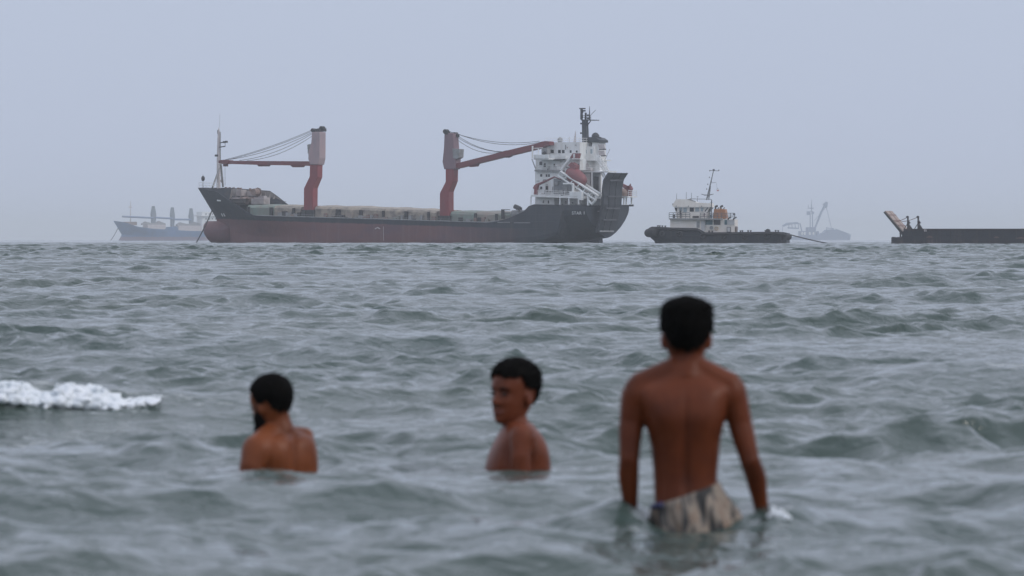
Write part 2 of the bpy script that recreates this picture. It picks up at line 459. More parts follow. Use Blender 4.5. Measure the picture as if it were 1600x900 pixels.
# ------------------------------------------------------------------ the cargo ship
def cargo_ship():
    fr = Frame(640, 1250, 32); A = fr.at; B = 9.0
    root = empty('cargo_ship', fr.O, fr.rz)
    tag(root, 'large black and red cargo ship with two red deck cranes and white superstructure', 'ship')
    bow = A(309.5, 293.3); sb = A(341, 346); stern = A(949, 322).x
    stem = piecewise([(-3, sb.x - 0.6), (sb.z, sb.x), (bow.z, bow.x)])
    xa = stern
    def px_x(px, y): return A(px, 340, y).x
    d0 = A(398, 336.5, 7.0); d1 = A(600, 342.5, B); d2 = A(800, 350.5, B)
    s0 = A(345, 299.5, 3.0); s1 = A(358, 311, 5.0)
    port = piecewise([(xa, A(915, 321, B).z), (px_x(829, B), A(829, 319, B).z), (px_x(819, B), A(819, 330, B).z), (px_x(797, B), A(797, 340, B).z),
                      (px_x(785, B), A(785, 344, B).z), (px_x(764, B), A(764, 348, B).z), (d2.x, d2.z + 0.25), (d1.x, d1.z), (d0.x, d0.z), (s1.x, s1.z), (s0.x, s0.z), (bow.x, bow.z)])
    t0 = A(449, 319, -7.5); t1 = A(424, 298.5, -7.0); t2 = A(352, 293.5, -2.0)
    star = piecewise([(xa, A(985, 320, -B).z), (px_x(829, B), A(829, 319, B).z), (px_x(797, B), A(797, 340, B).z), (d2.x, d2.z), (d1.x, d1.z), (t0.x - 4, d0.z), (t0.x, t0.z), (t1.x, t1.z), (t2.x, t2.z), (bow.x, bow.z)])
    def ptop(u): return B if u < 0.72 else B * max(0.0, 1 - ((u - 0.72) / 0.28) ** 2.3)
    def pwl(u):
        b = B if u < 0.66 else B * max(0.0, 1 - ((u - 0.66) / 0.34) ** 1.7)
        return max(b, 0.12 if u < 1 else 0.0)
    zc = 1.3
    zbot = piecewise([(0, zc), (0.03, zc - 0.3), (0.11, -0.6), (0.2, -1.6), (1, -1.6)])
    expo = piecewise([(0, 1.42), (0.05, 1.6), (0.2, 5.0), (0.7, 5.0), (1, 2.2)])
    rings = hull_loft(xa, stem, lambda x, u: port(x), lambda x, u: star(x), ptop, pwl, zbot, expo, n=90)
    mb = MB(); add_open_loft(mb, rings)
    hull = mb.build('hull', M['hull'], root)
    so = hull.modifiers.new('plate', 'SOLIDIFY'); so.thickness = 0.12; so.offset = 0
    bpy.context.view_layer.update()
    ML = root.matrix_world.inverted() if False else (Matrix.Translation(fr.O) @ Matrix.Rotation(fr.rz, 4, 'Z')).inverted()
    def on_hull(px, py):
        a = ML @ Vector((0, 0, H)); b = ML @ Vector(((px - 800) / FPX * 2000, 2000, H + (EYE - py) / FPX * 2000))
        dg = bpy.context.evaluated_depsgraph_get()
        ok, loc, nr, _ = hull.ray_cast(a, (b - a).normalized(), depsgraph=dg)
        return loc if ok else A(px, py, 8.0)
    # skeg and rudder under the counter
    mb = MB(); a = A(940, 379, 0.0)
    mb.prism([(a.x, 0.8, -1.6), (a.x + 0.3, 0.8, 1.9), (a.x + 14, 0.8, 1.2), (a.x + 14, 0.8, -1.6)], (0, -1.6, 0))
    mb.build('skeg', M['hull'], root)
    # bulb
    n = 14; rg = []
    b0 = A(318.6, 356)
    for (px, cy, ry, rz) in ((319, 357, 0.35, 0.6), (321.5, 357.8, 1.0, 1.45), (327, 360.5, 1.5, 2.2), (334, 363, 1.9, 2.6), (344, 364.5, 2.2, 2.8), (366, 366, 2.4, 2.9)):
        c = A(px, cy)
        rg.append([(c.x, ry * math.cos(6.2832 * i / n), c.z + rz * math.sin(6.2832 * i / n)) for i in range(n)])
    MB().loft(rg).build('bulb', M['hull'], root, True)
    # decks
    mb = MB()
    def deckstrip(xs, zf, yf):
        v = []; f = []
        for i, x in enumerate(xs):
            v += [(x, yf(x), zf(x)), (x, -yf(x), zf(x))]
            if i: f.append((2 * i - 2, 2 * i - 1, 2 * i + 1, 2 * i))
        mb.add(v, f)
    def topb(x):
        u = (x - xa) / (stem(8) - xa); return max(0.05, min(ptop(min(u, 1)), 9) - 0.25)
    deckstrip(np.linspace(px_x(800, B), px_x(372, 5), 26), lambda x: piecewise([(d2.x, d2.z), (d0.x, d0.z)])(x) - 0.3, topb)
    poop = A(829, 319, B).z - 0.15
    deckstrip(np.linspace(xa + 0.2, px_x(830, B), 8), lambda x: poop, topb)
    fc = A(380, 311, 0).z
    deckstrip(np.linspace(px_x(424, -6), bow.x - 4, 10), lambda x: fc, lambda x: topb(x) * 0.86)
    mb.build('deck', M['deck'], root)
    # painted rubbing band along the deck edge
    mb = MB(); pts = []
    for px in range(400, 800, 20):
        p = A(px, 340, B + 0.05); z = port(p.x); pts.append((p.x, B + 0.06, z + 0.02))
    mb.tube(pts, 0.10, 5); mb.build('gunwale_rail', M['grey'], root)

    # ---- hatch coamings with tarpaulins over the cargo
    def hatch(x0, x1, yt0, yt1, m, bumps=True, y=6.6):
        mb = MB(); xa_, xb_ = A(x0, 340, y).x, A(x1, 340, y).x
        za = A(x0, yt0, y).z; zb = A(x1, yt1, y).z; zd = 5.6 if x0 < 430 else (4.9 if x0 < 610 else 4.0)
        rings = []; nn = 22
        for i in range(nn + 1):
            s = i / nn; x = xa_ + (xb_ - xa_) * s; zt = za + (zb - za) * s
            b = 0.22 * mnoise.noise((x * 0.33, 1.7, x0)) if bumps else 0
            sl = 0.25 * mnoise.noise((x * 0.5, 7.7, x0)) if bumps else 0
            rings.append([(x, y + sl * 0.3, zd), (x, y + sl, zt - 0.55), (x, y - 0.5, zt - 0.05 + b * 0.5), (x, 2, zt + 0.15 + b), (x, -2, zt + 0.25 + b), (x, -y + 0.5, zt - 0.05), (x, -y, zt - 0.6), (x, -y, zd)])
        mb.loft(rings); return mb.build('hatch_cover', m, root)
    green = mat('green hatch side paint', (0.22, 0.29, 0.25), (0.22, 0.20, 0.175), 0.6, 0.8)
    hatch(386, 428, 320.5, 321, green, False, 5.4)
    hatch(428.5, 470, 321, 322.5, M['tan'])
    hatch(492, 600, 322, 325.5, M['tan']); hatch(601, 682, 325.5, 329, M['tan'])
    hatch(704, 742, 330, 331.5, green, False); hatch(742.5, 800, 331, 333, M['coam'])
    for px in (388, 423, 458, 526, 530, 563, 598, 634, 669, 742, 775):
        mb = MB(); w = 2.2 if px in (423, 563, 634) else 1.5
        zt = 321.5 + (px - 386) * 0.029
        fr.blk(mb, px - w, zt + 1.5, px + w, zt + 17, 7.0, 6.55); mb.build('stanchion', M['dark'], root)
    rnd = random.Random(5)
    for px in range(434, 770, 6):                      # clutter along the side deck
        if 470 < px < 506 or 680 < px < 712: continue
        mb = MB(); h = rnd.uniform(2, 11); base = 339.5 + (px - 436) * 0.034
        fr.blk(mb, px, base - h, px + rnd.uniform(2.5, 8), base + 1, 7.6, 6.9)
        mb.build('deck_locker', rnd.choice([M['grey'], M['dark'], M['coam'], M['rust']]), root)
    mb = MB(); railing(mb, [A(px, 341.3 + (px - 436) * 0.031, 8.4) for px in range(436, 760, 36)], 1.0, 2.5, 0.03, 2); mb.build('railing', M['grey'], root)
    # break of the poop: grey tank and post
    mb = MB(); c0 = A(795, 340, 7.6); c1 = A(815, 328, 7.6); r_ = (c1.z - c0.z) / 2
    mb.tube([(c0.x, 6.0, c0.z + r_), (c1.x, 6.0, c0.z + r_)], r_, 14); mb.build('deck_tank', M['grey'], root)
    mb = MB(); fr.blk(mb, 783, 327, 786.5, 342, 7.5, 7.0); fr.blk(mb, 786.5, 327.2, 796, 328.4, 7.5, 7.2); fr.blk(mb, 786.5, 332, 796, 333.4, 7.5, 7.2)
    mb.build('deck_frame', M['dark'], root)
    mb = MB(); fr.bar(mb, [(804, 322.5, 7), (808, 324, 7), (812, 326, 7)], 0.5, n=7); fr.blk(mb, 806, 324, 812, 328, 7.4, 6.4); mb.build('winch', M['dark'], root)
    mb = MB(); fr.blk(mb, 777, 346.8, 796, 348, 9.15, 8.9); fr.blk(mb, 803, 347.6, 828, 348.6, 9.15, 8.9); mb.build('fender_strake', M['grey'], root)

    # ---- forecastle: raised platform, lockers, windlass
    mb = MB(); fr.blk(mb, 362, 308.5, 406, 320, -1.0, -5.0); fr.slab(mb, [(398, 320), (404, 306), (412, 306), (412, 320)], 0.5, -0.8)
    mb.build('forecastle_house', mat('forecastle paint', (0.46, 0.42, 0.42), (0.36, 0.32, 0.32), 0.5, 0.7), root)
    for (x0, y0, x1, y1, y) in ((364, 310.5, 381, 317, 3.2), (392, 310.5, 412, 319, 2.6), (369, 296.5, 377, 306, -1.5), (385, 299, 400, 306, -3.2)):
        mb = MB(); fr.blk(mb, x0, y0, x1, y1, y, y - 2.2); mb.build('deck_house', M['fcbox'], root, bevel=0.1)
    for (px, py) in ((381, 313), (389, 314), (399, 300)):
        mb = MB(); c = A(px, py, 1.5); mb.tube([c - Vector((0, 0.9, 0)), c + Vector((0, 0.9, 0))], 0.75, 12); mb.tube([c - Vector((0, 1.0, 0)), c - Vector((0, 0.9, 0))], 1.0, 12); mb.build('windlass', M['rust'], root)
    for px in (353, 359, 365, 372, 376, 391, 399, 406):
        mb = MB(); c = A(px, 295.5 + (px - 350) * 0.05, -4.5); mb.tube([c - Vector((0, 0, 0.8)), c + Vector((0, 0, 0.5))], [0.22, 0.3], 8); mb.build('vent_post', M['rust'], root)
    mb = MB(); mb.tube([on_hull(340, 313.2), on_hull(345, 313.6)], 0.2, 6); mb.build('draught_board', M['white'], root)
    for dx_ in (0, 3.4):
        mb = MB(); mb.tube([on_hull(346 + dx_, 333.5), on_hull(348.6 + dx_, 338)], 0.14, 6); mb.build('draught_mark', M['white'], root)
    mb = MB(); mb.tube([on_hull(599.2, 354), on_hull(599.4, 376)], 0.06, 5); mb.build('hull_stripe', M['pinkwhite'], root)
    mb = MB(); mb.tube([on_hull(586, 357.5), on_hull(590, 355.6), on_hull(594, 357.5)], 0.12, 5); mb.build('load_mark', M['pinkwhite'], root)
    # inside face of the starboard bulwark, with stays
    mb = MB(); v = []; f = []; xs_ = np.linspace(px_x(447, -7.5), bow.x - 7, 24)
    for i_, x in enumerate(xs_):
        u = (x - xa) / (stem(11) - xa); yb = -(min(ptop(min(max(u, 0), 1)), 9) - 0.3)
        v += [(x, yb, fc - 0.6), (x, yb - 0.02, max(star(x) - 0.12, fc - 0.5))]
        if i_: f.append((2 * i_ - 2, 2 * i_, 2 * i_ + 1, 2 * i_ - 1))
    mb.add(v, f)
    for x in xs_[5::2]:
        u = (x - xa) / (stem(11) - xa); yb = -(min(ptop(min(max(u, 0), 1)), 9) - 0.32); z1 = star(x) - 0.2
        if z1 > fc + 0.5: mb.prism([(x, yb, z1), (x, yb, fc), (x, yb + 0.9, fc)], (0.12, 0, 0))
    mb.build('bulwark_lining', M['lining'], root)
    mb = MB(); railing(mb, [A(311, 293.3), A(322, 293.8, 1.4), A(340, 294.5, 3.2)], 1.2, 1.5, 0.05, 2); mb.build('bow_rail', M['white'], root)
    # jackstaff
    mb = MB(); fr.bar(mb, [(317.3, 293), (317.2, 273)], 0.07); mb.build('jackstaff', M['grey'], root)
    mb = MB(); c = A(317.2, 279); mb.ell(c, (0.42, 0.42, 0.6), 10, 8); mb.build('anchor_ball', M['dark'], root)
    # foremast
    mb = MB(); fr.bar(mb, [(341.5, 294), (341.5, 250), (341.8, 205), (342.2, 199)], [0.45, 0.42, 0.24, 0.08], n=8); mb.build('foremast', M['pinkwhite'], root)
    mast = bpy.data.objects['foremast']
    mb = MB()
    fr.bar(mb, [(332, 293, 2.0), (343, 262, 0)], 0.2); fr.bar(mb, [(348.5, 292, -2.2), (345, 256, 0)], 0.24); fr.bar(mb, [(340, 275), (349, 288, -2)], 0.15)
    fr.bar(mb, [(340, 274.5), (346, 274.5, -1)], 0.12); fr.bar(mb, [(344.5, 262), (344.3, 206)], 0.1); mb.build('mast_leg', M['grey'], mast)
    mb = MB(); fr.bar(mb, [(343, 230), (352, 228.5)], 0.13); fr.bar(mb, [(344, 223), (348, 222.5)], 0.12); fr.blk(mb, 348, 220.5, 350, 223.5, 0.3, -0.3); fr.blk(mb, 351.5, 220, 353.5, 223, 0.3, -0.3)
    fr.bar(mb, [(351.8, 223), (351.8, 229)], 0.06); mb.build('light_bracket', M['dark'], mast)
    mb = MB(); fr.blk(mb, 335.5, 241.5, 340.5, 244.5, 0.4, -0.4); mb.build('mast_light', M['dark'], mast)
    mb = MB(); fr.blk(mb, 339.5, 203.5, 341, 209, 0.2, -0.2); mb.build('mast_light', M['dark'], mast)
    mb = MB(); fr.bar(mb, [(343, 199), (343.6, 178)], 0.03); mb.build('aerial', M['grey'], mast)
    mb = MB(); fr.bar(mb, [(351.5, 258), (351.8, 290)], 0.05); mb.build('aerial', M['grey'], mast)
    # anchor chain
    mb = MB(); a = A(331, 329.5, 2.4); b = A(305, 382, 6.0)
    mb.tube(sag_line(a, b, 0.35), 0.13, 6); mb.build('anchor_chain', M['dark'], root)

    # ---- deck cranes
    def crane(ped, plinth, house, strip_d, pd, boom, boomtip, lugs, cab, pulleys, cables, housemat, boommat, yo=5.9):
        def cslab(mb, pts, ya, yb): fr.slab(mb, pts, ya + yo, yb + yo)
        mb = MB(); cslab(mb, ped, pd, -pd); pedo = mb.build('deck_crane', M['red'], root, bevel=0.12)
        mb = MB(); cslab(mb, plinth, pd + 0.35, -pd - 0.35); mb.build('plinth', M['dark'], pedo)
        mb = MB(); cslab(mb, house, strip_d, -strip_d); mb.build('crane_house', housemat, pedo, bevel=0.18)
        mb = MB(); cslab(mb, boom, 0.75, -0.75); bo = mb.build('boom', boommat, pedo)
        for l in lugs:
            mb = MB(); cslab(mb, l, 0.5, -0.5); mb.build('boom_bracket', boommat, pedo)
        mb = MB(); cslab(mb, boomtip, 0.95, -0.95); mb.build('boom_head', boommat, pedo)
        mb = MB(); cslab(mb, cab, 1.2, -0.6); mb.build('crane_cab', M['grey'], pedo)
        for (px, py, r_, y) in pulleys:
            mb = MB(); c = A(px, py, y + yo); mb.tube([c - Vector((0, 0.55, 0)), c + Vector((0, 0.55, 0))], r_, 14)
            fr.blk(mb, px - 2.6, py, px + 2.6, py + 5, y + yo + 0.5, y + yo - 0.5); mb.build('sheave', M['dark'], pedo)
        for (p, q, sg, yy) in cables:
            mb = MB(); mb.tube(sag_line(A(p[0], p[1], yy + yo), A(q[0], q[1], yy + yo), sg), 0.055, 5); mb.build('cable', M['cable'], pedo)
        return pedo
    crane(ped=[(474.5, 330), (474.5, 294.5), (483.5, 276), (484, 257), (496.5, 257), (496, 277), (489, 294), (488.5, 330)],
          plinth=[(472, 340), (472, 328), (490, 328), (490, 340)],
          house=[(487, 206), (486, 222), (481.5, 238), (481.2, 249), (484.3, 257.5), (497, 257.5), (499.2, 247), (499.5, 206)], strip_d=1.25, pd=1.0,
          boom=[(486, 252), (486, 259.5), (470, 258.6), (400, 257.5), (352, 256), (352, 251.2), (400, 251.5)],
          boomtip=[(341.5, 250.8), (349, 249.6), (357, 250.5), (357, 256), (349, 256.5), (341.5, 254.5)],
          lugs=[[(401, 257), (420, 257), (417, 260), (404, 260)], [(453, 258), (474, 258), (471, 261.3), (457, 261.3)], [(348.5, 256), (352.5, 256), (352.5, 260), (348.5, 260)]],
          cab=[(480, 226), (485.5, 225), (484.5, 239), (481, 240)],
          pulleys=[(490, 203.5, 0.42, 0.6), (497.5, 204, 0.42, 0.0), (503.5, 200.5, 0.5, -1.0)],
          cables=[((490, 202), (352, 249.5), 0.5, 0.6), ((503, 198), (356, 249.8), 0.6, -0.7), ((488, 207), (353, 250), 0.9, 0.3), ((487.5, 209), (374, 250.8), 1.0, -0.2), ((487, 213), (386, 251), 1.1, 0.5)],
          housemat=M['pink'], boommat=M['boomred'])
    crane(ped=[(686.8, 338), (687, 302), (696, 284), (696, 262), (708.5, 262), (708, 283), (701.5, 300), (701.5, 338)],
          plinth=[(683, 347), (684, 337), (703, 337), (703, 347)],
          house=[(694, 208), (693.2, 230), (691, 253), (693.5, 264.5), (711, 264.5), (712, 250), (709.5, 232), (708, 208)], strip_d=1.1, pd=1.0,
          boom=[(704, 264), (708, 257), (716, 254.5), (793, 235), (847, 221.8), (847, 231), (795, 243.5), (717, 262.5)],
          boomtip=[(843, 222.8), (851, 220.4), (858, 221), (858.5, 226.5), (851, 228), (843, 232)],
          lugs=[[(731, 259), (746, 256), (744, 260), (734, 261)], [(783, 246), (798, 241), (797, 244.5), (792, 246.5)]],
          cab=[(707, 232), (718, 233), (717, 246), (713, 248.5), (708, 247)],
          pulleys=[(697, 205.5, 0.5, 0.6), (704, 210, 0.42, 0.0), (711.5, 209.5, 0.42, -0.6)],
          cables=[((697, 203.5), (843, 220.5), 1.3, 0.6), ((712, 208), (850, 221), 1.5, -0.6), ((712, 210), (836, 225), 2.6, 0.0), ((712, 213), (836, 226), 2.4, 0.4), ((713, 217), (792, 235), 1.6, -0.3)],
          housemat=M['mauve'], boommat=M['boomred'])

    # ---- superstructure
    W = M['white']; Y1 = 7.4; Y2 = 5.6; Y3 = 4.8
    mb = MB()
    fr.blk(mb, 836, 266, 893, 306, 6.4, -6.4)
    fr.blk(mb, 836, 306, 908, 320.5, 5.0, -5.0)
    sup = mb.build('superstructure', W, root)
    # lower deckhouse and its boat deck, edge carried on pillars
    mb = MB(); fr.slab(mb, [(829.5, 304.2), (829.5, 307.4), (905, 310.2), (905, 307)], 8.9, -8.9); mb.build('boat_deck', W, sup)
    for px in (829.6, 875, 889, 904):
        mb = MB(); c = A(px, 307, 8.7); mb.tube([c, (c.x, 8.7, poop)], 0.16 if px < 880 else 0.2, 6); mb.build('pillar', W, sup)
    mb = MB(); fr.blk(mb, 836, 306.5, 866, 320, 6.9, 4.5); mb.build('lower_house', W, sup)
    mb = MB(); fr.slab(mb, [(835, 265), (835, 267.6), (880, 268.6), (880, 266)], 7.0, -6.6); mb.build('deck_edge', M['grey'], sup)
    mb = MB(); fr.blk(mb, 837, 249.5, 906, 266, Y2, -Y2); mb.build('cabin_deck', W, sup)
    mb = MB(); fr.blk(mb, 853, 222.5, 906, 249.5, Y3, -Y3); mb.build('wheelhouse', W, sup)
    mb = MB(); fr.slab(mb, [(834, 241.5), (834, 249.5), (857, 249.5), (857, 241.5)], 8.8, 8.6)
    a = A(834, 249.5, 8.8); b = A(857, 249.5, 8.8); mb.box((a.x, 8.8, a.z), (b.x, -8.8, a.z + 0.3)); mb.build('bridge_wing', W, sup)
    mb = MB(); fr.slab(mb, [(855, 240.5), (857, 249.4), (884, 249.4), (884, 243.5)], 6.2, 6.0); fr.slab(mb, [(856, 248), (856, 249.5), (906, 249.5), (906, 248)], 6.2, Y3); mb.build('bridge_balcony', W, sup)
    mb = MB(); fr.blk(mb, 864, 248.8, 882, 250.6, 6.5, 6.1); mb.build('awning', M['dark'], sup)
    mb = MB(); fr.bar(mb, [(832, 228, 8.8), (832, 247, 8.8)], 0.2); fr.bar(mb, [(831, 248, 8.6), (837, 264, 6.6)], 0.12); fr.bar(mb, [(841, 232, 8.4), (841, 242, 8.4)], 0.12); fr.bar(mb, [(832, 232, 8.6), (848, 231, 8.6)], 0.08); mb.build('wing_post', W, sup)
    mb = MB(); fr.blk(mb, 846, 231, 855, 241, 7.6, 6.4); mb.build('wing_console', M['grey'], sup)
    mb = MB(); fr.bar(mb, [(847.5, 241, 8.0), (853, 238, 7.6)], 0.35, n=8); mb.build('wing_crate', M['dark'], sup)
    for (px, py, w, h, y) in ((862.5, 236.5, 5, 5, Y3), (874, 236.8, 4, 5, Y3), (880, 236.8, 4, 5, Y3), (891.5, 236.8, 2.6, 4, Y3), (901, 236.8, 2.6, 3, Y3),
                              (845, 255.5, 4.5, 5.5, Y2), (851, 258, 3, 6, Y2), (895, 256.3, 2.6, 3.6, Y2),
                              (845.5, 274, 3, 4, 6.4), (854, 274.3, 2.6, 4, 6.4), (857.6, 274.3, 2.6, 4, 6.4), (845.5, 293.5, 3, 4, 6.4), (854, 293.5, 3, 5.5, 6.4),
                              (849, 315.3, 2, 4, 6.9), (857, 315.6, 2, 4.4, 6.9)):
        window_on(fr, sup, px, py, w, h, y)
    for (px, py, w, h, y) in ((869, 299, 4, 7, 6.4), (877, 300, 5, 7, 6.4), (884, 297, 4, 8, 6.4), (868, 287, 6, 5, 6.45), (850, 282, 3, 4, 6.5), (859, 300, 3, 4, 6.5), (852, 299, 4, 5, 6.6), (890, 302, 4, 6, 6.4)):
        mb = MB(); fr.blk(mb, px - w / 2, py - h / 2, px + w / 2, py + h / 2, y + 0.5, y - 0.1); mb.build('deck_gear', M['grey'], sup, bevel=0.08)
    mb = MB(); fr.blk(mb, 865, 279, 893, 304, 6.5, 6.42); mb.build('side_shade_panel', M['casing'], sup)  # flat grey panel on the wall, painting in the darker shading under the overhang
    mb = MB(); railing(mb, [A(837, 266, 6.8), A(880, 267, 6.8)], 1.1, 1.4, 0.04); mb.build('railing', M['white'], sup)
    mb = MB(); railing(mb, [A(831, 305, 8.6), A(872, 306.5, 8.6), A(903, 308, 8.6)], 1.1, 1.5, 0.05); mb.build('railing', M['white'], sup)
    mb = MB(); railing(mb, [A(853, 223, Y3), A(906, 223, Y3), Vector((A(906, 223, Y3).x, -Y3, A(906, 223, Y3).z))], 1.0, 1.4, 0.04, 2); mb.build('railing', M['white'], sup)
    rnd = random.Random(21)
    for (x0, x1, y0, y1, y, n) in ((838, 864, 281, 303, 6.45, 12), (864, 904, 271, 304, 6.5, 20), (839, 904, 252, 264, 5.65, 12), (868, 906, 310, 319, 5.05, 9), (845, 905, 226, 246, 4.85, 9), (905, 925, 275, 318, 2.7, 12)):
        for _ in range(n):
            px, py = rnd.uniform(x0, x1), rnd.uniform(y0, y1); mb = MB(); k = rnd.random()
            if k < 0.45: fr.blk(mb, px, py, px + rnd.uniform(0.7, 1.6), py + rnd.uniform(1.5, 5), y + 0.12, y - 0.1); nm = 'vent'
            elif k < 0.75: fr.blk(mb, px, py, px + rnd.uniform(2, 7), py + 0.8, y + 0.1, y - 0.1); nm = 'ledge'
            else: fr.bar(mb, [(px, py, y + 0.12), (px + rnd.uniform(-0.4, 0.4), min(py + rnd.uniform(6, 14), y1), y + 0.12)], 0.07); nm = 'pipe'
            mb.build(nm, rnd.choice([M['dark'], M['grey'], M['casing'], M['rust']]), sup)
    # bridge roof gear
    mb = MB(); c = A(875, 219, 2); mb.tube([A(875, 223, 2), c], 0.2); mb.ell(c, (0.55, 0.55, 0.7), 12, 8); mb.build('radome', M['grey'], sup)
    mb = MB(); fr.bar(mb, [(898, 222), (899.5, 205)], [0.3, 0.06]); mb.build('aerial', M['pinkwhite'], sup)
    mb = MB(); fr.bar(mb, [(890, 222), (890, 214)], 0.05); mb.build('aerial', M['pinkwhite'], sup)
    # aft tower, balconies
    mb = MB(); fr.blk(mb, 909, 229, 928, 250.5, 2.2, -2.6); fr.blk(mb, 912, 250.5, 929, 268, 1.2, -3.4); at_ = mb.build('aft_tower', W, sup)
    mb = MB(); fr.slab(mb, [(906, 249.3), (906, 251), (932, 251), (932, 249.3)], 3.0, -3.2); fr.slab(mb, [(905, 267.3), (905, 269.3), (950, 269.3), (950, 267.3)], 3.6, 0.0); mb.build('balcony', W, sup)
    mb = MB(); railing(mb, [A(907, 249.3, 2.9), A(932, 249.3, 2.9)], 1.1, 1.2, 0.05); railing(mb, [A(906, 267.3, 3.5), A(950, 267.3, 3.5)], 1.1, 1.4, 0.04); mb.build('balcony_rail', W, sup)
    for (px, py, w, h) in ((914.5, 237, 4, 5.5), (924, 236.5, 3, 7)):
        window_on(fr, sup, px, py, w, h, 2.2, 'paleglass')
    mb = MB(); c0 = A(911, 258.5, 2.6); c1 = A(918, 258.5, 2.6); mb.tube([c0, c1], 0.55, 12); fr.blk(mb, 908, 262.5, 923, 266.5, 3.0, 2.2); mb.build('life_raft', M['pinkwhite'], sup, bevel=0.05)
    # mainmast
    mb = MB(); fr.slab(mb, [(909.5, 229), (909.2, 188), (915.3, 188), (917, 229)], 0.5, -0.5); mm = mb.build('mainmast', M['mast'], sup)
    mb = MB(); fr.slab(mb, [(908, 186.6), (908, 188.4), (932.5, 188.4), (932.5, 187.2)], 0.5, -0.5); fr.bar(mb, [(908.6, 187), (908.8, 170)], 0.32); fr.bar(mb, [(905.5, 169.6), (914.5, 169.6)], 0.15)
    fr.bar(mb, [(921, 188), (921.2, 166)], [0.22, 0.05]); fr.bar(mb, [(915, 187), (915.2, 176)], 0.25); fr.bar(mb, [(922, 181), (930.5, 172)], 0.05); fr.bar(mb, [(923, 189), (914.5, 200)], 0.12)
    for (x, y_) in ((908, 175), (907.6, 182), (907.5, 193), (907.3, 208), (918, 180), (918, 185), (911.5, 173)):
        fr.blk(mb, x - 1, y_ - 1.2, x + 1.4, y_ + 1.2, 0.3, -0.3)
    railing(mb, [A(909, 187, 0.5), A(923, 187, 0.5)], 0.9, 0.8, 0.05, 2); mb.build('mast_gear', M['mast'], mm)
    # funnel
    mb = MB(); fr.slab(mb, [(925, 222.5), (935.5, 222.5), (937, 245), (937, 268), (925, 268)], 1.2, -1.6); fun = mb.build('funnel', W, sup)
    mb = MB(); fr.slab(mb, [(918, 214), (918, 222.6), (937, 222.6), (937, 219), (931, 215)], 1.6, -1.9); c = A(930.5, 213.5); mb.ell(c, (0.85, 0.85, 0.9), 12, 8); fr.bar(mb, [(936, 219), (938.5, 214.5)], 0.25); fr.bar(mb, [(933, 219), (935, 214)], 0.22); mb.build('funnel_cap', M['mast'], fun)
    for (x0, y0) in ((934, 225.5), (934, 235.5)):
        for dx_ in (0, 5):
            mb = MB(); fr.slab(mb, [(x0 + dx_, y0), (x0 + dx_ + 4.4, y0), (x0 + dx_ + 6.4, y0 + 7), (x0 + dx_ + 2.6, y0 + 8)], 1.6, 1.4); mb.build('louvre', M['pinkwhite'], fun)
        mb = MB(); fr.slab(mb, [(x0 + 2, y0 + 7.6), (x0 + 12, y0 + 7), (x0 + 12, y0 + 8.6), (x0 + 2, y0 + 9)], 1.7, 1.35); mb.build('louvre_sill', M['dark'], fun)
    # stairs
    for (a, b, w_) in (((933, 243), (948, 268), 2.6), ((931, 248), (944, 268), 2.2), ((938, 268), (947, 284), 2.4)):
        mb = MB()
        for o_ in (0, w_ * 1.6):
            fr.bar(mb, [(a[0] + o_, a[1], 2.6), (b[0] + o_, b[1], 2.6)], 0.12)
        for i in range(9):
            s = i / 8; x = a[0] + (b[0] - a[0]) * s; y = a[1] + (b[1] - a[1]) * s; fr.bar(mb, [(x, y, 2.6), (x + w_ * 1.6, y, 2.6)], 0.07)
        mb.build('stairway', W, sup)
    mb = MB(); fr.bar(mb, [(945, 250, 1), (953, 233, 1)], 0.05); mb.build('aerial', M['grey'], sup)
    # engine casing below the aft balcony
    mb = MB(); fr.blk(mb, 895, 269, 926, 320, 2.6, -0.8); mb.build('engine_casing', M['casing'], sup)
    for (x0, y0, x1, y1, m) in ((914, 271, 922, 300, 'pinkwhite'), (900, 310, 912, 320, 'grey'), (928, 276, 934, 300, 'dark')):
        mb = MB(); fr.blk(mb, x0, y0, x1, y1, 3.0, 2.55); mb.build('casing_panel', M[m], sup)
    mb = MB(); fr.bar(mb, [(925, 269, 3.4), (925, 320, 3.4)], 0.22); fr.bar(mb, [(905, 269, 3.5), (905, 300, 3.5)], 0.15); mb.build('pillar', W, sup)

    # ---- lifeboat on its slanted launching ramp
    LY = 7.0
    mb = MB()
    def truss(a0, a1, off, y):
        fr.bar(mb, [(*a0, y), (*a1, y)], 0.26); fr.bar(mb, [(a0[0] + off[0], a0[1] + off[1], y), (a1[0] + off[0], a1[1] + off[1], y)], 0.2)
        for i in range(7):
            s = i / 6; x = a0[0] + (a1[0] - a0[0]) * s; yy = a0[1] + (a1[1] - a0[1]) * s
            fr.bar(mb, [(x, yy, y), (x + off[0], yy + off[1], y)], 0.13)
    truss((876, 268), (935, 306), (-4.5, 6.5), LY + 1.1); truss((882, 268), (938, 303), (-3, 4), LY - 1.6)
    fr.bar(mb, [(880, 287, 8.4), (896, 287, 8.4)], 0.2); fr.bar(mb, [(895.5, 287, 8.4), (895.5, 300, 8.4)], 0.32)
    ramp = mb.build('lifeboat_ramp', W, root)
    mb = MB(); fr.bar(mb, [(919, 301, 8), (919, 321, 8)], 0.3); fr.bar(mb, [(919, 313, 8), (925, 319, 8), (931, 312, 8)], 0.3); fr.bar(mb, [(931, 305, 8), (931, 313, 8)], 0.26); mb.build('ramp_support', W, ramp)
    mb = MB(); fr.bar(mb, [(877.5, 266, 7.6), (892, 246, 7.6)], 0.32); mb.build('davit_arm', W, ramp)
    mb = MB(); fr.slab(mb, [(890, 247), (895, 239.2), (904.5, 239.5), (902.5, 247.5)], 7.9, 6.9); mb.build('davit_head', M['boat'], ramp)
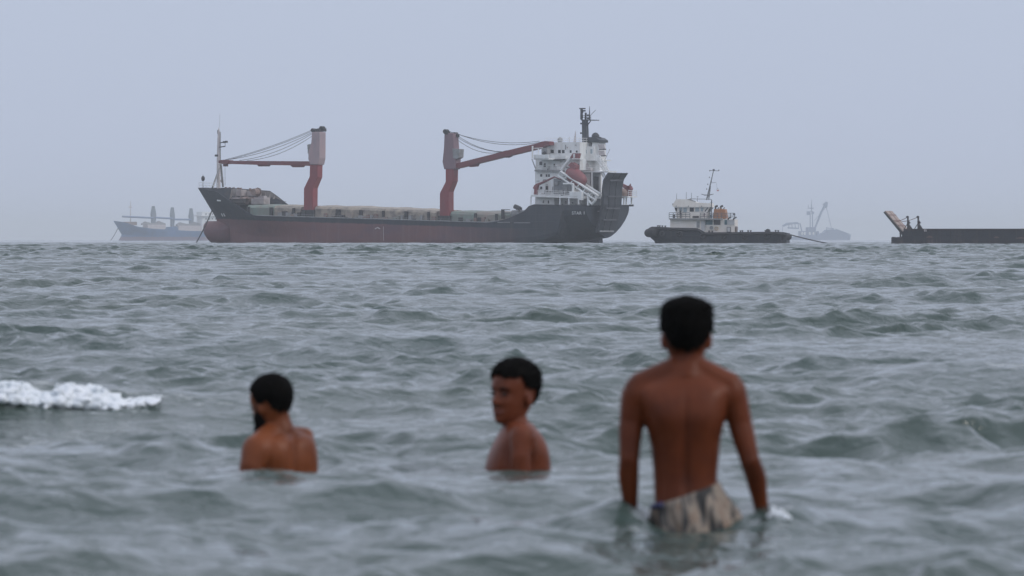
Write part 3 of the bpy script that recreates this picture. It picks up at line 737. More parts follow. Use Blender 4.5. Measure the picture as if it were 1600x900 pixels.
    mb = MB(); fr.blk(mb, 895.6, 240.3, 898.2, 246.5, 7.98, 7.7); mb.build('davit_block', M['white'], ramp)
    a = A(888.5, 268, LY); b = A(912.5, 285.5, LY); ax = (b - a).normalized(); up = Vector((0, 1, 0)).cross(ax).normalized()
    if up.z < 0: up = -up
    L = (b - a).length; rings = []
    for s, w, h in ((-0.10, 0.35, 0.4), (0.0, 1.05, 1.05), (0.2, 1.35, 1.4), (0.5, 1.4, 1.5), (0.8, 1.3, 1.35), (1.0, 1.0, 1.0), (1.08, 0.4, 0.45)):
        c = a + ax * (L * s); rings.append([c + Vector((0, 1, 0)) * (w * math.cos(6.2832 * i / 14)) + up * (h * math.sin(6.2832 * i / 14) * 1.15) for i in range(14)])
    lb = MB().loft(rings).build('lifeboat', M['boat'], ramp, True)
    c = a + ax * (L * 0.13) + up * 1.25; mb = MB(); mb.prism([c - ax * 1.1 + Vector((0, 0.8, 0)), c + ax * 1.0 + Vector((0, 0.8, 0)), c + ax * 0.6 + up * 1.0 + Vector((0, 0.7, 0)), c - ax * 0.7 + up * 1.0 + Vector((0, 0.7, 0))], (0, -1.6, 0)); mb.build('lifeboat_cockpit', M['boat'], ramp)
    # boxes beside the ramp foot
    mb = MB(); fr.blk(mb, 889.5, 299.5, 904.5, 307.5, 8.95, 7.6); fr.blk(mb, 904.5, 299.5, 909, 313, 8.95, 8.0); mb.build('liferaft_locker', W, root, bevel=0.06)
    # red provision crane at the fore end of the boat deck
    mb = MB(); fr.slab(mb, [(834, 304), (834.5, 296), (832.5, 294), (834.5, 289.5), (838, 287), (840, 289), (838.5, 295), (838, 304)], 8.8, 8.0); pc = mb.build('provision_crane', M['boat'], root)
    mb = MB(); fr.bar(mb, [(839, 289, 8.4), (851, 284, 8.2), (866.5, 276.5, 8.0)], [0.3, 0.24, 0.18]); fr.bar(mb, [(866.5, 276.5, 8.0), (878, 281, 7.8)], 0.12); mb.build('jib', M['boomred'], pc)

    # ---- stern: ramp, crane on its platform, name
    sx = stern - 0.35
    def T(px, py): # point on a plane just behind the transom
        dx = (px - 800) / FPX; w_ = None
        # ray against local plane x = sx
        t = (sx + fr.O.dot(fr.F)) / (dx * fr.F.x + fr.F.y); p = Vector((dx * t, t, 0)) - fr.O
        return Vector((sx, p.dot(fr.P), H + (EYE - py) / FPX * t))
    y0, y1 = T(927, 360).y, T(957, 360).y
    zs = [T(940, 363).z, T(940, 340).z, T(940, 320).z, T(940, 295).z, T(940, 281).z, T(940, 270.3).z]
    off = [0.0, -0.8, -1.55, -1.75, -2.1, -3.2]
    wl = 6.1
    prof = [(sx + o, z) for o, z in zip(off, zs)]
    mb = MB()
    mb.prism([(x, y0 - 0.6, z) for x, z in prof] + [(x - 0.7, y0 - 0.6, z) for x, z in prof[::-1]], (0, y1 - y0 + 0.6, 0))
    rampo = mb.build('stern_ramp', M['ramp'], root)
    for i, (z, o) in enumerate(((T(940, 361.3).z, 0.0), (T(940, 343.5).z, -0.8), (T(940, 325.5).z, -1.55), (T(940, 307).z, -1.9), (T(940, 282).z, -2.5))):
        mb = MB(); mb.box((sx + o - 0.72, y0 - 1.4, z - 0.16), (sx + o - 0.9, y1 + 0.9, z + 0.16)); mb.build('ramp_rib', M['ribs'] if i else M['grey'], rampo)
    for f in (0.33, 0.66):
        mb = MB(); yy = y0 + (y1 - y0) * f
        mb.tube([(x - 0.74, yy, z) for x, z in prof], 0.12, 5); mb.build('ramp_stringer', M['ramp'], rampo)
    for yy in (y0 - 0.6, y1):
        mb = MB(); mb.tube([(x - 0.5, yy, z) for x, z in prof], 0.2, 5); mb.build('ramp_edge', M['ramp'], rampo)
    mb = MB(); c = A(968, 306.5, -6.5)
    mb.box((c.x + 3, -4.5, c.z - 0.3), (c.x - 3.2, -8.6, c.z)); 
    for yy in (-5.0, -6.0, -8.2): mb.tube([(c.x - 2.0, yy, c.z), (c.x - 2.0, yy, poop)], 0.18)
    plat = mb.build('stern_platform', W, root)
    mb = MB(); railing(mb, [Vector((c.x - 3.1, -5, c.z)), Vector((c.x - 3.1, -8.5, c.z)), Vector((c.x + 1, -8.5, c.z))], 1.2, 1.2, 0.05); mb.build('platform_rail', W, plat)
    mb = MB(); p = A(981, 306, -7); fr.slab(mb, [(977.5, 307), (978.5, 298), (977, 293), (979, 290.5), (984, 291), (985.5, 295), (984, 299), (984, 307)], -6.4, -7.4); sc_ = mb.build('stern_crane', M['boomred'], root)
    mb = MB(); fr.bar(mb, [(980, 293.5, -6.9), (969, 287, -6.9)], [0.5, 0.35]); fr.bar(mb, [(983, 291, -6.9), (985.5, 287.5, -6.9)], 0.12); fr.bar(mb, [(981, 291, -6.9), (986, 290, -6.9)], 0.12); mb.build('jib', M['boomred'], sc_)
    mb = MB(); mb.ell(A(972, 302, -5.4), (1.2, 1.2, 1.1), 12, 8); mb.build('mooring_winch', M['rust'], root)
    mb = MB(); fr.blk(mb, 983, 319.5, 988, 322.5, -8.6, -9.2); mb.build('fairlead', M['dark'], root)
    mb = MB()
    for i in range(2):
        z = poop - 1.5; x = stern - 0.16; yy = 4.4 - i * 2.0; mb.box((x, yy, z), (x - 0.1, yy - 0.8, z + 0.2))
    mb.build('transom_light', M['grey'], root)
    # name on the quarter
    cu = bpy.data.curves.new('ship_name', 'FONT'); cu.body = 'STAR 1'; cu.size = 0.95; cu.extrude = 0.02; cu.space_character = 1.15
    tmp = bpy.data.objects.new('tmp_text', cu); COL.objects.link(tmp)
    dg = bpy.context.evaluated_depsgraph_get(); me = bpy.data.meshes.new_from_object(tmp.evaluated_get(dg)); bpy.data.objects.remove(tmp)
    o = bpy.data.objects.new('ship_name', me); COL.objects.link(o); me.materials.clear(); me.materials.append(M['white']); o.parent = root
    p = A(893.5, 335.2, B + 0.1); o.location = p; o.rotation_euler = (R(90), 0, R(180))
    return root

M['pinkwhite'] = mat('pinkish white paint', (0.60, 0.56, 0.55), (0.48, 0.43, 0.43), 0.9, 0.6)
M['mast'] = mat('black mast paint', (0.03, 0.036, 0.045), (0.045, 0.05, 0.055), 1.0, 0.5)
M['fcbox'] = mat('worn forecastle box paint', (0.40, 0.36, 0.35), (0.28, 0.24, 0.23), 0.7, 0.7)
M['lining'] = mat('bulwark inside paint', (0.20, 0.175, 0.165), (0.29, 0.27, 0.26), 0.5, 0.8)
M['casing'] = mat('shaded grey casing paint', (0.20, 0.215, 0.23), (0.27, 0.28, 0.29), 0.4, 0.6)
M['ramp'] = mat('black ramp steel', (0.022, 0.027, 0.036), (0.045, 0.047, 0.055), 0.5, 0.55)
M['ribs'] = mat('worn ramp rib', (0.10, 0.10, 0.11), (0.05, 0.05, 0.06), 1.0, 0.6)
cargo_ship()
# ------------------------------------------------------------------ the tug
def tug():
    fr = Frame(1121, 1080, 9); A = fr.at; B = 4.0
    root = empty('tugboat', fr.O, fr.rz)
    tag(root, 'small tug with black hull, cream deckhouse and orange funnel casing', 'tugboat')
    xb = A(1014, 360).x; xs = A(1231, 370).x
    top = piecewise([(xs, A(1232, 364.5).z), (A(1215, 362, 3).x, A(1215, 362, B).z), (A(1100, 363, B).x, A(1100, 363, B).z), (A(1097, 362, B).x, A(1097, 362, B).z), (A(1092, 356, B).x, A(1092, 356.5, B).z), (A(1045, 355, B).x, A(1045, 355.5, B).z), (A(1018, 354, 2).x, A(1018, 354, 2).z), (xb, A(1013, 357).z)])
    zr = A(1013, 374).z
    stem = piecewise([(-1.2, xb - 1.6), (zr - 0.3, xb - 1.2), (zr + 0.2, xb - 0.5), (3.2, xb)])
    def plan(u):
        if u < 0.1: return B * (0.80 + 0.2 * math.sqrt(max(0, 1 - ((0.1 - u) / 0.1) ** 2)))
        return B if u < 0.72 else B * math.sqrt(max(0.0, 1 - ((u - 0.72) / 0.285) ** 2.4))
    rings = hull_loft(xs, stem, lambda x, u: top(x), lambda x, u: top(x), plan, lambda u: plan(u) * 0.94, piecewise([(0, -1.0), (1, -1.2)]), piecewise([(0, 4), (1, 3)]), n=30, kb=4, ks=5, bil=1.2)
    mb = MB(); add_open_loft(mb, rings)
    hull = mb.build('hull', M['tughull'], root); so = hull.modifiers.new('plate', 'SOLIDIFY'); so.thickness = 0.1; so.offset = 0
    mb = MB(); v = []; f = []
    for i, x in enumerate(np.linspace(xs + 0.3, xb - 1.2, 24)):
        u = (x - xs) / (xb - xs); b = plan(min(u, 1)) - 0.1
        v += [(x, b, top(x) - 0.45), (x, -b, top(x) - 0.45)]
        if i: f.append((2 * i - 2, 2 * i - 1, 2 * i + 1, 2 * i))
    mb.add(v, f); mb.build('deck', M['deck'], root)
    # rubber fenders: a belt round the side, a fat bow roll and tyres
    mb = MB(); pts = []
    for u in np.linspace(0.0, 0.97, 40):
        x = xs + u * (xb - xs); pts.append((x, plan(u) + 0.12, top(x) - 0.35))
    mb.tube(pts, 0.24, 8); mb.build('rubbing_belt', M['rubber'], root, True)
    mb = MB(); pts = []
    for a in np.linspace(-80, 80, 13):
        pts.append((xb - 2.3 + 2.35 * math.cos(R(a)), 3.3 * math.sin(R(a)), A(1013, 364).z))
    mb.tube(pts, 0.82, 12); mb.build('bow_fender', M['rubber'], root, True)
    mb = MB(); pts = []
    for a in np.linspace(-80, 80, 9):
        pts.append((xs + 1.2 - 1.3 * math.cos(R(a)), 3.4 * math.sin(R(a)), A(1230, 370).z))
    mb.tube(pts, 0.62, 10); mb.build('stern_fender', M['rubber'], root, True)
    for px in (1034, 1062, 1098, 1131, 1164, 1198):
        mb = MB(); ring = []; c = A(px, 366 if px < 1094 else 369.5, B + 0.1); r0 = 0.42
        pts = [(c.x + r0 * math.cos(t), c.y, c.z + r0 * math.sin(t)) for t in np.linspace(0, 6.2832, 15)]
        mb.tube(pts, 0.17, 7); mb.build('tyre', M['rubber'], root, True)
    C = M['cream']; Y = 3.0
    mb = MB(); fr.blk(mb, 1047, 342.5, 1090.5, 356.5, Y, -Y); house = mb.build('deckhouse', C, root, bevel=0.08)
    mb = MB(); fr.blk(mb, 1090.4, 342.5, 1148, 364, Y - 0.5, -Y + 0.5); mb.build('aft_deckhouse', C, house)
    mb = MB(); fr.blk(mb, 1090.2, 343, 1100.5, 364, Y - 0.1, Y - 0.55); mb.build('side_screen', C, house)
    mb = MB(); fr.slab(mb, [(1045, 340.8), (1045, 343), (1128, 343.3), (1128, 341.2)], Y + 0.7, -Y - 0.7); mb.build('upper_deck', M['grey'], house)
    mb = MB(); fr.blk(mb, 1136, 343.5, 1147.5, 351, Y - 0.3, Y - 0.6); mb.build('wall_panel', M['greywhite'], house)
    # wheelhouse: overhanging roof band, slanted ends
    mb = MB(); fr.slab(mb, [(1055.5, 331), (1053.5, 324), (1110, 324), (1104, 332), (1104, 341), (1057, 341)], 2.3, -2.3); wh = mb.build('wheelhouse', C, root)
    mb = MB(); fr.slab(mb, [(1050.3, 321), (1056, 311.4), (1072, 311.4), (1088, 316.5), (1109.5, 317.5), (1110.5, 323.5), (1052, 323.5)], 2.75, -2.75); mb.build('roof', C, wh)
    mb = MB(); fr.slab(mb, [(1071, 311.3), (1078, 310.8), (1087, 314.8), (1086, 316.3), (1075, 313.8)], 2.3, 1.6); mb.build('roof_gear', M['grey'], wh)
    for (pts, m) in (([(1054.2, 324.4), (1057.8, 324.4), (1057.8, 330.4), (1056, 330.2)], 'glass'), ([(1061.5, 324.5), (1066, 324.5), (1066, 330.4), (1061.5, 330.4)], 'paleglass'),
                ([(1067.8, 324.5), (1073.2, 324.5), (1073.2, 331.5), (1067.8, 331.5)], 'paleglass'), ([(1077.6, 324.4), (1084, 324.4), (1084, 330.6), (1077.6, 330.6)], 'glass'),
                ([(1086.4, 324.4), (1092.6, 324.4), (1092.6, 330.4), (1086.4, 330.4)], 'paleglass'), ([(1094.6, 324.4), (1099.2, 324.4), (1098.2, 330.2), (1094.8, 330.2)], 'paleglass')):
        mb = MB(); cx = sum(p[0] for p in pts) / 4; cy = sum(p[1] for p in pts) / 4
        fr.slab(mb, [(cx + (p[0] - cx) * 1.16, cy + (p[1] - cy) * 1.14) for p in pts], 2.33, 2.2); w = mb.build('window', C, wh)
        mb = MB(); fr.slab(mb, pts, 2.37, 2.25); mb.build('pane', M[m], w)
    # slanted aft windows on the after end
    for k in range(3):
        y0 = 1.7 - k * 1.3
        mb = MB(); a = A(1110.0, 324.3, 2.3); b = A(1105.0, 331, 2.3)
        mb.prism([(a.x - 0.05, y0, a.z), (b.x - 0.05, y0, b.z), (b.x - 0.05, y0 - 0.95, b.z), (a.x - 0.05, y0 - 0.95, a.z)], (-0.05, 0, 0)); mb.build('window', M['glass'], wh)
    mb = MB(); fr.slab(mb, [(1100.5, 330.3), (1105.3, 324.2), (1107.2, 324.2), (1102.3, 330.6)], 2.36, 2.2); mb.build('window', M['glass'], wh)
    mb = MB(); fr.blk(mb, 1050.6, 318, 1053, 320.6, 0.8, -0.2); mb.build('searchlight', M['dark'], wh)
    for px in (1056.5, 1075.5, 1096):
        mb = MB(); fr.blk(mb, px - 0.7, 321.4, px + 0.7, 323, 2.95, 2.7); mb.build('deck_lamp', M['grey'], wh)
    # railings
    mb = MB(); 
    railing(mb, [A(1045.5, 340.8, Y + 0.6), A(1078, 341, Y + 0.6)], 1.02, 0.75, 0.055)
    mb.build('railing', M['railgrey'], house)
    mb = MB(); railing(mb, [A(1094, 341.2, Y + 0.6), A(1148, 341.6, Y + 0.6)], 1.02, 0.85, 0.055); mb.build('railing', M['railgrey'], house)
    mb = MB(); railing(mb, [A(1078, 311.6, 2.4), A(1111.5, 312.4, 2.4)], 0.12, 4.5, 0.05, 1); fr.bar(mb, [(1111.8, 312.5, 2.4), (1111.8, 341, 2.4)], 0.1); fr.bar(mb, [(1109, 318, 2.0), (1109, 341, 2.0)], 0.08)
    for i in range(7): fr.bar(mb, [(1109.3, 317 + i * 3.4, 2.2), (1111.8, 317 + i * 3.4, 2.2)], 0.04)
    mb.build('roof_rail', M['railgrey'], wh)
    for (x0, y0, x1, y1, m, y) in ((1051, 335.2, 1054.6, 340.8, 'dark', 3.2), (1082, 337.5, 1092.5, 340.5, 'dark', 3.3), (1099.6, 333.6, 1101, 338, 'boat', 2.7), (1109, 335, 1112.6, 340.6, 'railblue', 3.1), (1145.6, 333.4, 1148.4, 336.6, 'dark', 3.6)):
        mb = MB(); fr.blk(mb, x0, y0, x1, y1, y, y - 0.5); mb.build('deck_gear', M[m], house, bevel=0.05)
    mb = MB(); fr.slab(mb, [(1079.8, 333.4), (1092.8, 333.4), (1092.8, 334.4), (1079.8, 334.4)], 3.5, 3.35); fr.bar(mb, [(1080.2, 334, 3.4), (1080.2, 341, 3.4)], 0.05); fr.bar(mb, [(1092.4, 334, 3.4), (1092.4, 341, 3.4)], 0.05); mb.build('bench_frame', C, house)
    # windows, doors and gear of the after house
    for (x0, y0, x1, y1, m) in ((1102.2, 343.8, 1113.4, 351.2, 'teal'), (1115, 343.6, 1125.6, 351.4, 'shade'), (1132, 343.6, 1136.2, 351.2, 'teal')):
        mb = MB(); fr.blk(mb, x0, y0, x1, y1, Y - 0.45, Y - 0.6); mb.build('window', M[m], house)
    mb = MB(); fr.blk(mb, 1088.4, 346, 1093, 355.8, Y + 0.04, Y - 0.1); mb.build('door', M['grey'], house)
    mb = MB(); fr.blk(mb, 1095.6, 345.6, 1101.6, 361, Y - 0.05, Y - 0.2); mb.build('door', M['greywhite'], house)
    mb = MB(); c = A(1111.5, 356, Y - 0.3); mb.tube([c, c - Vector((0, 0.4, 0))], 0.35, 14); mb.build('hose_reel', M['grey'], house)
    mb = MB(); c = A(1119.5, 357, Y - 0.38); mb.tube([(c.x + 0.3 * math.cos(t), c.y, c.z + 0.3 * math.sin(t)) for t in np.linspace(0, 6.2832, 17)], 0.1, 8); mb.build('life_ring', M['ring'], house, True)
    mb = MB(); fr.blk(mb, 1135.6, 354.6, 1141.6, 363.4, Y - 0.2, Y - 0.9); mb.build('deck_box', M['dark'], house)
    mb = MB(); fr.blk(mb, 1136.4, 355.4, 1140.8, 362, Y - 0.15, Y - 0.25); mb.build('box_lid', M['greywhite'], house)
    mb = MB(); fr.blk(mb, 1143.5, 354, 1151.5, 364, Y - 0.8, Y - 2.4); mb.build('deck_store', M['tarp'], house, bevel=0.06)
    mb = MB(); fr.bar(mb, [(1144, 353.4, 2.4), (1151.6, 353.4, 2.4), (1152, 364, 2.4)], 0.06); mb.build('hand_rail', M['greywhite'], house)
    # funnel casing and exhausts
    mb = MB(); fr.slab(mb, [(1115.5, 326.6), (1124, 326.6), (1123, 341.4), (1114.3, 341.4)], 1.9, -1.6); fn = mb.build('funnel_casing', M['orange'], root, bevel=0.06)
    mb = MB(); fr.slab(mb, [(1124.6, 326.4), (1132.6, 326.8), (1134.6, 341.4), (1126.8, 341.4)], 1.7, -1.6); mb.build('funnel_side', M['orange'], fn, bevel=0.06)
    mb = MB(); fr.slab(mb, [(1123.2, 326.7), (1125, 326.7), (1127, 341.2), (1123, 341.2)], 1.6, -1.4); mb.build('funnel_infill', M['palorange'], fn)
    mb = MB(); fr.blk(mb, 1124, 325.2, 1127, 326.8, 1.0, 0.0); mb.build('funnel_light', M['ring'], fn)
    for (x, r_) in ((1118, 0.2), (1126.3, 0.2)):
        mb = MB(); fr.bar(mb, [(x, 327, 0.9), (x, 323.6, 0.9), (x + 0.7, 322.3, 0.9), (x + 3.4, 321.6, 0.9)], r_, n=8); mb.build('exhaust_pipe', M['dark'], fn, True)
    for x in (1122, 1131):
        mb = MB(); fr.bar(mb, [(x, 327, 0.6), (x, 325.4, 0.6), (x + 1.6, 324.4, 0.6)], 0.1, n=7); mb.build('exhaust_pipe', M['dark'], fn, True)
    for (x, y0) in ((1137, 341), (1145.5, 341)):
        mb = MB(); fr.bar(mb, [(x, 343, 3.0), (x + 1.6, y0, 3.0), (x + 5.2, y0 - 1.6, 3.0)], 0.14, n=7); mb.build('vent_pipe', M['dark'], house, True)
    # mast
    mb = MB(); fr.bar(mb, [(1104.0, 312.5), (1109.5, 290), (1115, 266)], [0.13, 0.12, 0.07]); mast = mb.build('mast', M['railgrey'], root)
    mb = MB(); fr.bar(mb, [(1107.3, 312.5), (1110.2, 291)], 0.09)
    for i in range(6): fr.bar(mb, [(1105 + i * 0.9, 309 - i * 3.4), (1107.8 + i * 0.45, 309 - i * 3.4)], 0.05)
    mb.build('mast_strut', M['railgrey'], mast)
    mb = MB(); fr.bar(mb, [(1095.5, 303.2), (1101, 304.8), (1109, 304.6), (1115, 303.2)], [0.05, 0.1, 0.1, 0.05]); mb.build('radar_scanner', M['railgrey'], mast)
    mb = MB(); fr.bar(mb, [(1109, 267.5, 0), (1110, 266.5), (1123, 267), (1123.6, 265.8)], 0.055); fr.blk(mb, 1113.5, 264.2, 1116.6, 266.8, 0.2, -0.2); fr.bar(mb, [(1109, 265.6), (1109, 267.6)], 0.09); fr.bar(mb, [(1123.3, 265), (1123.3, 267)], 0.09); mb.build('yard', M['railgrey'], mast)
    mb = MB(); fr.bar(mb, [(1111.5, 285.8), (1119, 285)], 0.035); fr.bar(mb, [(1107, 305), (1108, 306.5)], 0.25); mb.build('lamp_bracket', M['railgrey'], mast)
    for (x, y) in ((1108.3, 277.2), (1105.8, 288), (1104.2, 295.4), (1111.2, 284)):
        mb = MB(); fr.blk(mb, x - 0.5, y - 1, x + 0.5, y + 1, 0.15, -0.15); mb.build('mast_lamp', M['dark'], mast)
    mb = MB(); fr.bar(mb, [(1119, 285), (1121, 297)], 0.015); mb.build('halyard', M['cable'], mast)
    v = []; f = []; n = 6; fl = MB()
    a = A(1119.9, 294.8, 0); 
    for i in range(n + 1):
        s_ = i / n; y = 0.10 * math.sin(s_ * 7)
        v += [(a.x - 0.42 * s_, y, a.z - 0.10 * s_), (a.x - 0.06 - 0.42 * s_, y + 0.03, a.z - 0.50 + 0.14 * s_)]
        if i: f.append((2 * i - 2, 2 * i, 2 * i + 1, 2 * i - 1))
    fl.add(v, f); fo = fl.build('flag', M['flag'], mast); so = fo.modifiers.new('cloth', 'SOLIDIFY'); so.thickness = 0.02
    for (x, y0, y1) in ((1057.5, 311.5, 302), (1072.5, 311, 300), (1080.5, 312, 301), (1090, 315, 307)):
        mb = MB(); fr.bar(mb, [(x - 0.4, y0, 1.5), (x, y1, 1.5)], [0.05, 0.03]); mb.build('aerial', M['railgrey'], wh)
    mb = MB(); fr.bar(mb, [(1088.6, 307.6, 1.5), (1091.4, 307.2, 1.5)], 0.05); mb.build('aerial', M['railgrey'], wh)
    # bollards on the rails
    for px in (1028, 1031, 1035, 1039.5, 1108, 1113, 1157, 1160, 1169, 1173, 1196, 1201, 1212, 1216):
        mb = MB(); y = 2.8; t = top(A(px, 360, y).x); c = Vector((A(px, 360, y).x, y, t - 0.3)); mb.tube([c, c + Vector((0, 0, 0.62))], 0.13, 8); mb.tube([c + Vector((0, 0, 0.5)), c + Vector((0, 0, 0.62))], 0.19, 8)
        mb.build('bollard', M['dark'], root)
    mb = MB(); c = A(1200, 361, 0); mb.tube([c - Vector((0, 0.9, 0)), c + Vector((0, 0.9, 0))], 0.4, 12); mb.build('tow_winch', M['dark'], root)
    # the tow rope
    p0 = fr.at(1229, 365.2, 0.3); p1 = fr.at(1312, 384, 0.3)
    mb = MB(); mb.tube(sag_line(p0, p1, 0.12, 14), 0.12, 6); o = mb.build('tow_rope', M['cable']); o.location = fr.O; o.rotation_euler = (0, 0, fr.rz)
    tag(o, 'taut dark tow rope running from the tug stern down into the sea', 'rope')
    return fr

M['tughull'] = hull_paint('black tug hull paint', (0.014, 0.019, 0.026), (0.026, 0.027, 0.03), 0.3, 0.0)
M['rubber'] = mat('black fender rubber', (0.016, 0.017, 0.019), (0.03, 0.03, 0.031), 2.0, 0.85)
M['greywhite'] = mat('grey white panel paint', (0.55, 0.56, 0.57), (0.46, 0.46, 0.46), 1.0, 0.5)
M['railgrey'] = mat('grey rail paint', (0.12, 0.13, 0.14), rough=0.5)
M['railblue'] = mat('blue grey locker', (0.10, 0.14, 0.18), rough=0.6)
M['teal'] = mat('teal window glass', (0.06, 0.14, 0.16), (0.09, 0.18, 0.20), 0.5, 0.2)
M['shade'] = mat('drawn window blind', (0.10, 0.095, 0.10), rough=0.7)
M['orange'] = mat('faded orange casing', (0.42, 0.19, 0.09), (0.34, 0.16, 0.08), 1.0, 0.6)
M['palorange'] = mat('pale orange infill', (0.55, 0.30, 0.18), rough=0.6)
M['ring'] = mat('tan life ring', (0.50, 0.36, 0.22), (0.6, 0.5, 0.4), 3.0, 0.6)
M['tarp'] = mat('brown deck tarpaulin', (0.16, 0.12, 0.10), (0.25, 0.21, 0.19), 1.2, 0.85)
def flag_mat():
    m = bpy.data.materials.new('flag cloth'); m.use_nodes = True; t = m.node_tree; b = t.nodes['Principled BSDF']
    co = t.nodes.new('ShaderNodeTexCoord'); sp = t.nodes.new('ShaderNodeSeparateXYZ'); lnk(t, co.outputs['Generated'], sp.inputs[0])
    r = t.nodes.new('ShaderNodeValToRGB'); r.color_ramp.interpolation = 'CONSTANT'
    r.color_ramp.elements[0].color = (0.45, 0.03, 0.05, 1); r.color_ramp.elements[1].position = 0.4; r.color_ramp.elements[1].color = (0.75, 0.75, 0.75, 1)
    e = r.color_ramp.elements.new(0.82); e.color = (0.02, 0.03, 0.04, 1)
    lnk(t, sp.outputs['Z'], r.inputs[0]); lnk(t, r.outputs[0], b.inputs['Base Color']); return m
M['flag'] = flag_mat()
TUG = tug()

# ------------------------------------------------------------------ the landing barge
def barge():
    fr = Frame(1500, 1000, 13); A = fr.at; B = 6.0
    root = empty('landing_barge', fr.O, fr.rz)
    tag(root, 'long dark steel barge with its pale bow ramp half raised', 'barge')
    x0 = A(1392.5, 375, B).x; x1 = A(1412.5, 360, B).x; xe = x0 - 52
    zt = A(1450, 357.6, B).z; zb = A(1395, 371, B).z
    mb = MB(); mb.prism([(x0, B, -1.2), (x0, B, zb), (x1 + 0.5, B, zb), (x1, B, zt), (xe, B, zt - 0.25), (xe, B, -1.2)], (0, -2 * B, 0))
    mb.build('hull', M['bargehull'], root, bevel=0.08)
    for px in np.arange(1444, 1612, 20.5):
        mb = MB(); fr.blk(mb, px - 0.5, 359, px + 0.5, 372, B + 0.09, B - 0.05); mb.build('side_rib', M['bargerib'], root)
    mb = MB(); a = A(1412, 357.4, B); mb.box((a.x, B + 0.14, zt - 0.28), (xe, B - 0.1, zt - 0.02 + 0.05)); mb.build('coaming', M['bargerib'], root)
    for (px, py, w, h) in ((1452.5, 370.5, 11, 2.6), (1557, 371, 9, 2.2), (1595, 372, 16, 2.0)):
        mb = MB(); pts = [(px - w / 2 + w * i / 8, py - h * math.sin(math.pi * i / 8) + 0.4) for i in range(9)]; fr.slab(mb, pts + [(px + w / 2, py + 0.9), (px - w / 2, py + 0.9)], B + 0.05, B - 0.05); mb.build('patch_plate', M['bargepatch'], root)
    for px in (1444.6, 1446.9):
        mb = MB(); fr.blk(mb, px - 0.75, 358.3, px + 0.75, 361.8, B + 0.19, B); mb.build('number_mark', M['pinkwhite'], root)
    mb = MB(); fr.blk(mb, 1425.5, 358.5, 1427, 361, B + 0.1, B); mb.build('number_mark', M['bargepatch'], root)
    # raised bow ramp: hinge at deck, leaning outboard over the bow
    h0 = A(1412.5, 366.5, 4.6); h1 = A(1381.5, 331.2, 4.6)
    dv = h1 - h0; nrm = Vector((-dv.z, 0, dv.x)).normalized() * 0.55
    if nrm.z < 0: nrm = -nrm
    w = -7.4
    mb = MB(); mb.prism([h0, h1, h1 + nrm * 0.55, h0 + nrm * 0.55], (0, w, 0)); rp = mb.build('bow_ramp', M['rampface'], root)
    mb = MB(); mb.prism([h0 - nrm * 0.6, h1 - nrm * 0.3, h1, h0], (0, w, 0)); mb.build('ramp_underside', M['dark'], rp)
    for y in (4.65, -2.85):
        mb = MB(); o = Vector((0, y - 4.6, 0)); mb.tube([h0 + o, h1 + o], 0.16, 5); mb.build('ramp_edge', M['dark'], rp)
    for s_ in (0.33, 0.55, 0.8):
        mb = MB(); c = h0 + dv * s_ + nrm * 0.56; mb.prism([c, c + dv.normalized() * 0.22, c + dv.normalized() * 0.22 + nrm * 0.12, c + nrm * 0.12], (0, w, 0)); mb.build('ramp_cleat', M['rampcleat'], rp)
    mb = MB(); c = h0 + Vector((0, -3.6, 0)) + nrm * 0.56; mb.prism([c, c + dv, c + dv + nrm * 0.1, c + nrm * 0.1], (0, -0.3, 0)); mb.build('ramp_cleat', M['rampcleat'], rp)
    # two winch posts with brackets
    tops = []
    for (px, y) in ((1418, 4.2), (1434.2, -3.6)):
        mb = MB(); c = A(px, 339, y)
        fr.slab(mb, [(px - 0.9, 357.5), (px - 0.8, 338), (px + 1.1, 338), (px + 1.0, 344), (px + 4.0, 348.2), (px + 2.0, 350), (px + 7, 357.5)], y + 0.35, y - 0.35)
        po = mb.build('winch_post', M['bargerib'], root)
        mb = MB(); mb.tube([c + Vector((0, 0.4, 0)), c - Vector((0, 0.4, 0))], 0.2, 10); mb.build('sheave', M['dark'], po); tops.append(c)
        mb = MB(); fr.bar(mb, [(px - 5.2, 357.5, y), (px - 0.6, 350.5, y)], 0.07); mb.build('stay', M['bargerib'], po)
    for y, c in ((4.2, tops[0]), (-2.7, tops[1])):
        a = h0 + dv * 0.52 + Vector((0, y - 4.6, 0)) + nrm * 0.6
        mb = MB(); mb.tube(sag_line(c, a, 0.15), 0.05, 5); mb.build('hoist_wire', M['rustwire'], root)
    mb = MB(); c = A(1407, 371, 3.5); mb.tube([c, c + Vector((0, 0, 0.8))], 0.15, 8); mb.ell(c + Vector((0, 0, 0.75)), (0.2, 0.2, 0.18), 10, 6); mb.build('bollard', M['dark'], root)
    mb = MB(); fr.blk(mb, 1393.5, 370.2, 1397, 371.4, 4, 2); mb.build('fairlead', M['dark'], root)
    mb = MB(); fr.blk(mb, 1401, 370.4, 1404, 371.4, 4, 2); mb.build('fairlead', M['dark'], root)
M['bargehull'] = hull_paint('dark barge paint', (0.016, 0.019, 0.026), (0.024, 0.022, 0.025), 0.8, 0.0)
M['bargerib'] = mat('dark barge steel', (0.028, 0.026, 0.028), (0.05, 0.04, 0.038), 0.8, 0.7)
M['bargepatch'] = mat('rust patch', (0.15, 0.10, 0.09), (0.11, 0.08, 0.075), 0.8, 0.8)
M['rampface'] = mat('rusty pale ramp boards', (0.40, 0.33, 0.29), (0.30, 0.22, 0.19), 0.45, 0.85)
M['rampcleat'] = mat('ramp cleats', (0.24, 0.16, 0.14), rough=0.8)
M['rustwire'] = mat('rusty wire', (0.16, 0.08, 0.07), rough=0.8)
barge()

